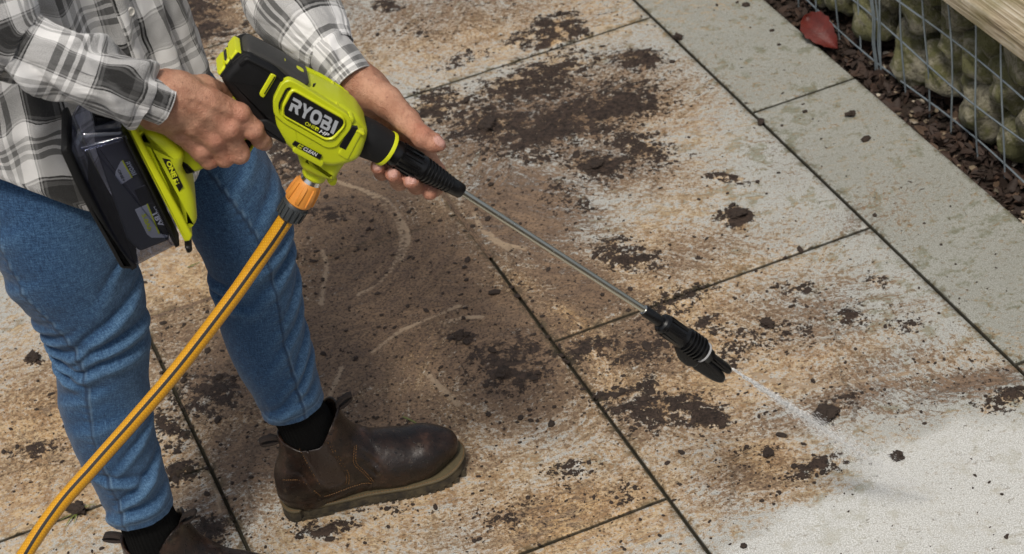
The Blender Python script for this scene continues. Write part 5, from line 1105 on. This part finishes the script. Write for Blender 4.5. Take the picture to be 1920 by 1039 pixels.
# battery pack inside the clear case
pack = puff('battery_pack', [(176, 262), (228, 248), (318, 440), (262, 462), (238, 440)], .036, .005, 'battery_dark', None, rc=.004)
tag(pack, 'dark battery pack with grey labels inside the clear case', 'battery')
puff('cell_cover', [(250, 344), (278, 332), (302, 380), (272, 392)], .0368, .001, 'print_black', pack, lo=.03, rc=.003)
lb = flat('label', [(217, 322), (227, 303), (252, 300), (266, 322), (228, 346), (216, 330)], .0372, 'label_grey', pack)
flat('label_dark', [(231, 301.5), (253, 299), (267, 322), (249, 333)], .0376, 'print_black', lb); flat('label_line', [(228.5, 302.5), (231, 301.5), (249, 333), (246.5, 334.5)], .0377, 'print_yellow', lb)
brand('letter', (235, 305), (14, 25), (7.5, -3), .0380, 'print_silver', lb); text('lettering', 'ONE+', (219.5, 319), (11, 22), (5, -2), .0380, 'print_black', lb, .02)
l2 = flat('label', [(253, 394), (276, 383), (320, 436), (312, 446), (284, 446), (276, 440)], .0372, 'label_grey', pack)
flat('label_dark', [(277, 382.5), (300, 378), (322, 428), (316, 442), (299, 438)], .0376, 'print_black', l2); flat('label_line', [(274.5, 383.5), (277.5, 382.5), (300, 438), (297, 439.5)], .0377, 'print_yellow', l2)
text('lettering', 'Lithium+', (288, 388), (19, 37), (5.5, -2.6), .0380, 'print_white', l2, .01); text('lettering', '18V', (285, 402), (14, 24), (8.5, -4), .0380, 'print_white', l2, .03); text('lettering', '5.0Ah', (265, 403), (13, 31), (8, -3.4), .0380, 'print_yellow', l2, .03)

# ------------------------------------------------------------------ hose
hose = empty('garden_hose', T3(50, 1035), 'yellow garden hose with dark stripes clipped to the washer inlet', 'hose')
def hp(u, v, y): return onY(u, v, y)
h0 = T3(561, 374); hpts = [T3(556, 383), T3(538, 408), hp(486, 486, 2.302), hp(430, 566, 2.290), hp(330, 696, 2.270), hp(248, 792, 2.255), hp(170, 880, 2.240), hp(104, 956, 2.225), hp(44, 1044, 2.205), hp(-10, 1140, 2.19), np.array([-.78, 2.16, .10]), np.array([-.92, 2.10, .0105]), np.array([-1.15, 1.98, .0105]), np.array([-1.6, 1.8, .0105])]
HC = catmull(hpts, 260); T, N1, N2 = frames(HC, unit(np.array([.75, -.3, .6]))); an = np.linspace(0, 2 * PI, 41); HL = np.concatenate([[0], np.cumsum(np.linalg.norm(np.diff(HC, axis=0), axis=1))]); A_, L_ = np.meshgrid(an, HL); hr = .0102
hr_ = hr * (1 + .02 * np.cos(2 * A_)); V = HC[:, None] + hr_[..., None] * (np.cos(A_)[..., None] * N1[:, None] + np.sin(A_)[..., None] * N2[:, None])
mesh('hose_body', V.reshape(-1, 3), gridfaces(41, 260), 'hose_yellow', hose, uv=np.stack([A_ * hr, L_], -1).reshape(-1, 2), sharp=None)
for a0, hw_ in ((.52, .20), (2.62, .2), (4.7, .2)):
    aa_ = np.linspace(a0 - hw_, a0 + hw_, 7); V = HC[:, None] + (hr + .0004) * (np.cos(aa_)[None, :, None] * N1[:, None] + np.sin(aa_)[None, :, None] * N2[:, None]); mesh('stripe', V.reshape(-1, 3), gridfaces(7, 260), 'hose_stripe', hose, sharp=None)
cn = axl('connector', [(582, 339, 21), (580, 342, 23.5), (576, 349, 24.5), (570, 358, 26), (563, 370, 27), (559, 377, 26.5), (557.5, 379.5, 23)], 'orange_plastic', hose, 48)
A0, B0 = T3(580, 342), T3(560, 375); T0 = unit(B0 - A0); N1 = unit(np.cross(T0, [.1, .95, .3])); N2 = np.cross(T0, N1)
for i in range(8):
    a = 2 * PI * (i + .5) / 8; n_ = N1 * math.cos(a) + N2 * math.sin(a); s_ = np.cross(T0, n_); L0 = np.linalg.norm(B0 - A0)
    V = []
    for f, w_, hgt in ((.0, .0022, .0152), (.08, .003, .0172), (.5, .0034, .0190), (.92, .003, .0196), (1.0, .0022, .0172)):
        c = A0 + T0 * L0 * f; V += [c + n_ * (hgt - .004) - s_ * w_, c + n_ * hgt - s_ * w_ * .7, c + n_ * hgt + s_ * w_ * .7, c + n_ * (hgt - .004) + s_ * w_]
    F_ = [[4 * r + q, 4 * r + q + 1, 4 * r + q + 5, 4 * r + q + 4] for r in range(4) for q in range(3)]; mesh('grip_rib', V, F_, 'orange_plastic', cn, sharp=50)
nt = axl('lock_nut', [(559, 376, 19), (556.5, 380, 23), (553, 386, 24.5), (546, 397, 24), (541, 405, 22.5), (539, 408, 19), (537, 411, 13.5)], 'nut_grey', hose, 40)
A0, B0 = T3(554, 384.5), T3(542, 404); T0 = unit(B0 - A0); N1 = unit(np.cross(T0, [.1, .95, .3])); N2 = np.cross(T0, N1)
for i in range(16):
    a = 2 * PI * i / 16; n_ = N1 * math.cos(a) + N2 * math.sin(a); s_ = np.cross(T0, n_) * .0016; V = [A0 + n_ * .0155 - s_, A0 + n_ * .0155 + s_, B0 + n_ * .015 + s_, B0 + n_ * .015 - s_]; V += [q + n_ * .0026 for q in V]
    mesh('grip_rib', V, [[0, 1, 2, 3], [7, 6, 5, 4], [0, 4, 5, 1], [1, 5, 6, 2], [2, 6, 7, 3], [3, 7, 4, 0]], 'nut_grey', nt, smooth=False)

# ------------------------------------------------------------------ spray: a cone of fine water mist from the nozzle to the ground
sp0 = T3(1374, 692, -.001); sp1 = gnd(1745, 938); SL = np.linalg.norm(sp1 - sp0)
k = NT('spray_mist'); k.n.remove(k.b)
oc_ = k.new('ShaderNodeSeparateXYZ'); k.l.new(k.coord('Object'), oc_.inputs[0])
rad = k.math('SQRT', k.math('ADD', k.math('POWER', oc_.outputs[0], 2.0), k.math('POWER', oc_.outputs[1], 2.0)))
wd_ = k.math('MULTIPLY_ADD', k.math('POWER', oc_.outputs[2], 1.4), .16, .0024)
fall = k.step(k.math('DIVIDE', rad, wd_), 1.0, .15)
dens = k.math('DIVIDE', k.math('MULTIPLY', fall, k.math('MULTIPLY_ADD', k.noise(k.map(k.coord('Object'), (1, 1, .22)), 85, 4, .7), 1.7, -.25)), k.math('MULTIPLY', wd_, 1.0))
dens = k.math('MULTIPLY', k.math('MAXIMUM', dens, 0.0), k.math('MULTIPLY', k.math('MULTIPLY', .12, k.step(oc_.outputs[2], SL, SL * .5)), k.step(oc_.outputs[2], .004, .03)))
pvl = k.new('ShaderNodeVolumePrincipled'); pvl.inputs['Color'].default_value = (.97, .98, 1, 1); pvl.inputs['Anisotropy'].default_value = .1; k.put(pvl.inputs['Density'], dens); k.l.new(pvl.outputs[0], k.o.inputs['Volume'])
n = 28; V = []; lay = np.linspace(0, SL * 1.0, 24); an = np.linspace(0, 2 * PI, n, endpoint=False)
for z_ in lay:
    r = (.16 * max(z_, 0) ** 1.4 + .0024) * 1.02; V += [(r * math.cos(a), r * math.sin(a), z_) for a in an]
spo = mesh('water_spray', V, gridfaces(n, 24, True).tolist() + [list(range(n))[::-1], list(range(23 * n, 24 * n))], 'spray_mist', None, origin=(0, 0, 0))
spo.location = tuple(sp0); spo.rotation_euler = Vector(tuple(sp1 - sp0)).to_track_quat('Z', 'Y').to_euler()
tag(spo, 'fine white water jet fanning from the nozzle to the paving', 'water spray', None, 'stuff')
k = NT('water_drops'); k.fin((.95, .95, .94), .5)
VV, FF, kx = [], [], 0; fw = unit(sp1 - sp0); q1 = unit(np.cross(fw, [0, 1, 0])); q2 = np.cross(fw, q1)
for i in range(11000):
    z_ = SL * 1.06 * rng.random() ** 1.05; rr = (.16 * z_ ** 1.4 + .0018) * min(1.0, abs(rng.normal()) * .42); a = rng.uniform(0, 2 * PI); ln_ = rng.uniform(.003, .010) * (1 - .6 * z_ / SL); w_ = rng.uniform(.00018, .00036) * (1.15 - .55 * z_ / SL)
    dr_ = q1 * math.cos(a) + q2 * math.sin(a); c = sp0 + fw * z_ + dr_ * rr; t_ = unit(fw + dr_ * rr / (z_ + .02)); s1 = unit(np.cross(t_, [0, 0, 1.])); s2 = np.cross(t_, s1)
    if c[2] < .001: continue
    VV.append(np.array([c - t_ * ln_ * .5, c + s1 * w_, c + (-.5 * s1 + .87 * s2) * w_, c + (-.5 * s1 - .87 * s2) * w_, c + t_ * ln_ * .5])); FF += [[kx, kx + 2, kx + 1], [kx, kx + 3, kx + 2], [kx, kx + 1, kx + 3], [kx + 4, kx + 1, kx + 2], [kx + 4, kx + 2, kx + 3], [kx + 4, kx + 3, kx + 1]]; kx += 5
tag(mesh('water_droplets', np.concatenate(VV), np.array(FF), 'water_drops', None, sharp=None), 'tiny white droplets streaking inside the water jet', 'water drops', None, 'stuff')
# grass scraps and a clump on the paving
def blades(name, u, v, items, label):
    VV, FF, kx = [], [], 0; q = gnd(u, v)
    for (du, dv, hz_, w_) in items:
        e_ = gnd(u + du, v + dv); m_ = (q + e_) / 2 + [0, 0, hz_]; P = catmull([q + [0, 0, .002], m_, e_ + [0, 0, .003]], 8); d_ = unit(e_ - q); s_ = unit(np.cross(d_, [0, 0, 1.]))
        for i, p in enumerate(P): ww = w_ * (1 - (i / 7.5) ** 2); VV.extend([p - s_ * ww, p + [0, 0, .0006], p + s_ * ww])
        FF += [[kx + 3 * i + a, kx + 3 * i + a + 1, kx + 3 * i + a + 4, kx + 3 * i + a + 3] for i in range(7) for a in (0, 1)]; kx += 24
    return tag(mesh(name, VV, FF, 'grass_blade', sharp=None), label, 'grass')
blades('grass_tuft', 148, 962, [(34, -14, .008, .0016), (24, -8, .008, .0015), (-26, 30, .006, .0018), (-8, 22, .006, .0014), (-34, 16, .004, .001)], 'small green weed tuft in the joint behind the hose')
blades('grass_scrap', 756, 783, [(34, 18, .004, .0013), (44, 22, .002, .001)], 'thin green grass blade lying beyond the boot toe')
blades('grass_scrap', 352, 503, [(26, -10, .003, .0014), (12, -2, .004, .0012)], 'bit of green grass between the two legs')
clod(147, 960, .012, 'brown clod sitting on the weed tuft in the joint', G_, 31, .6)
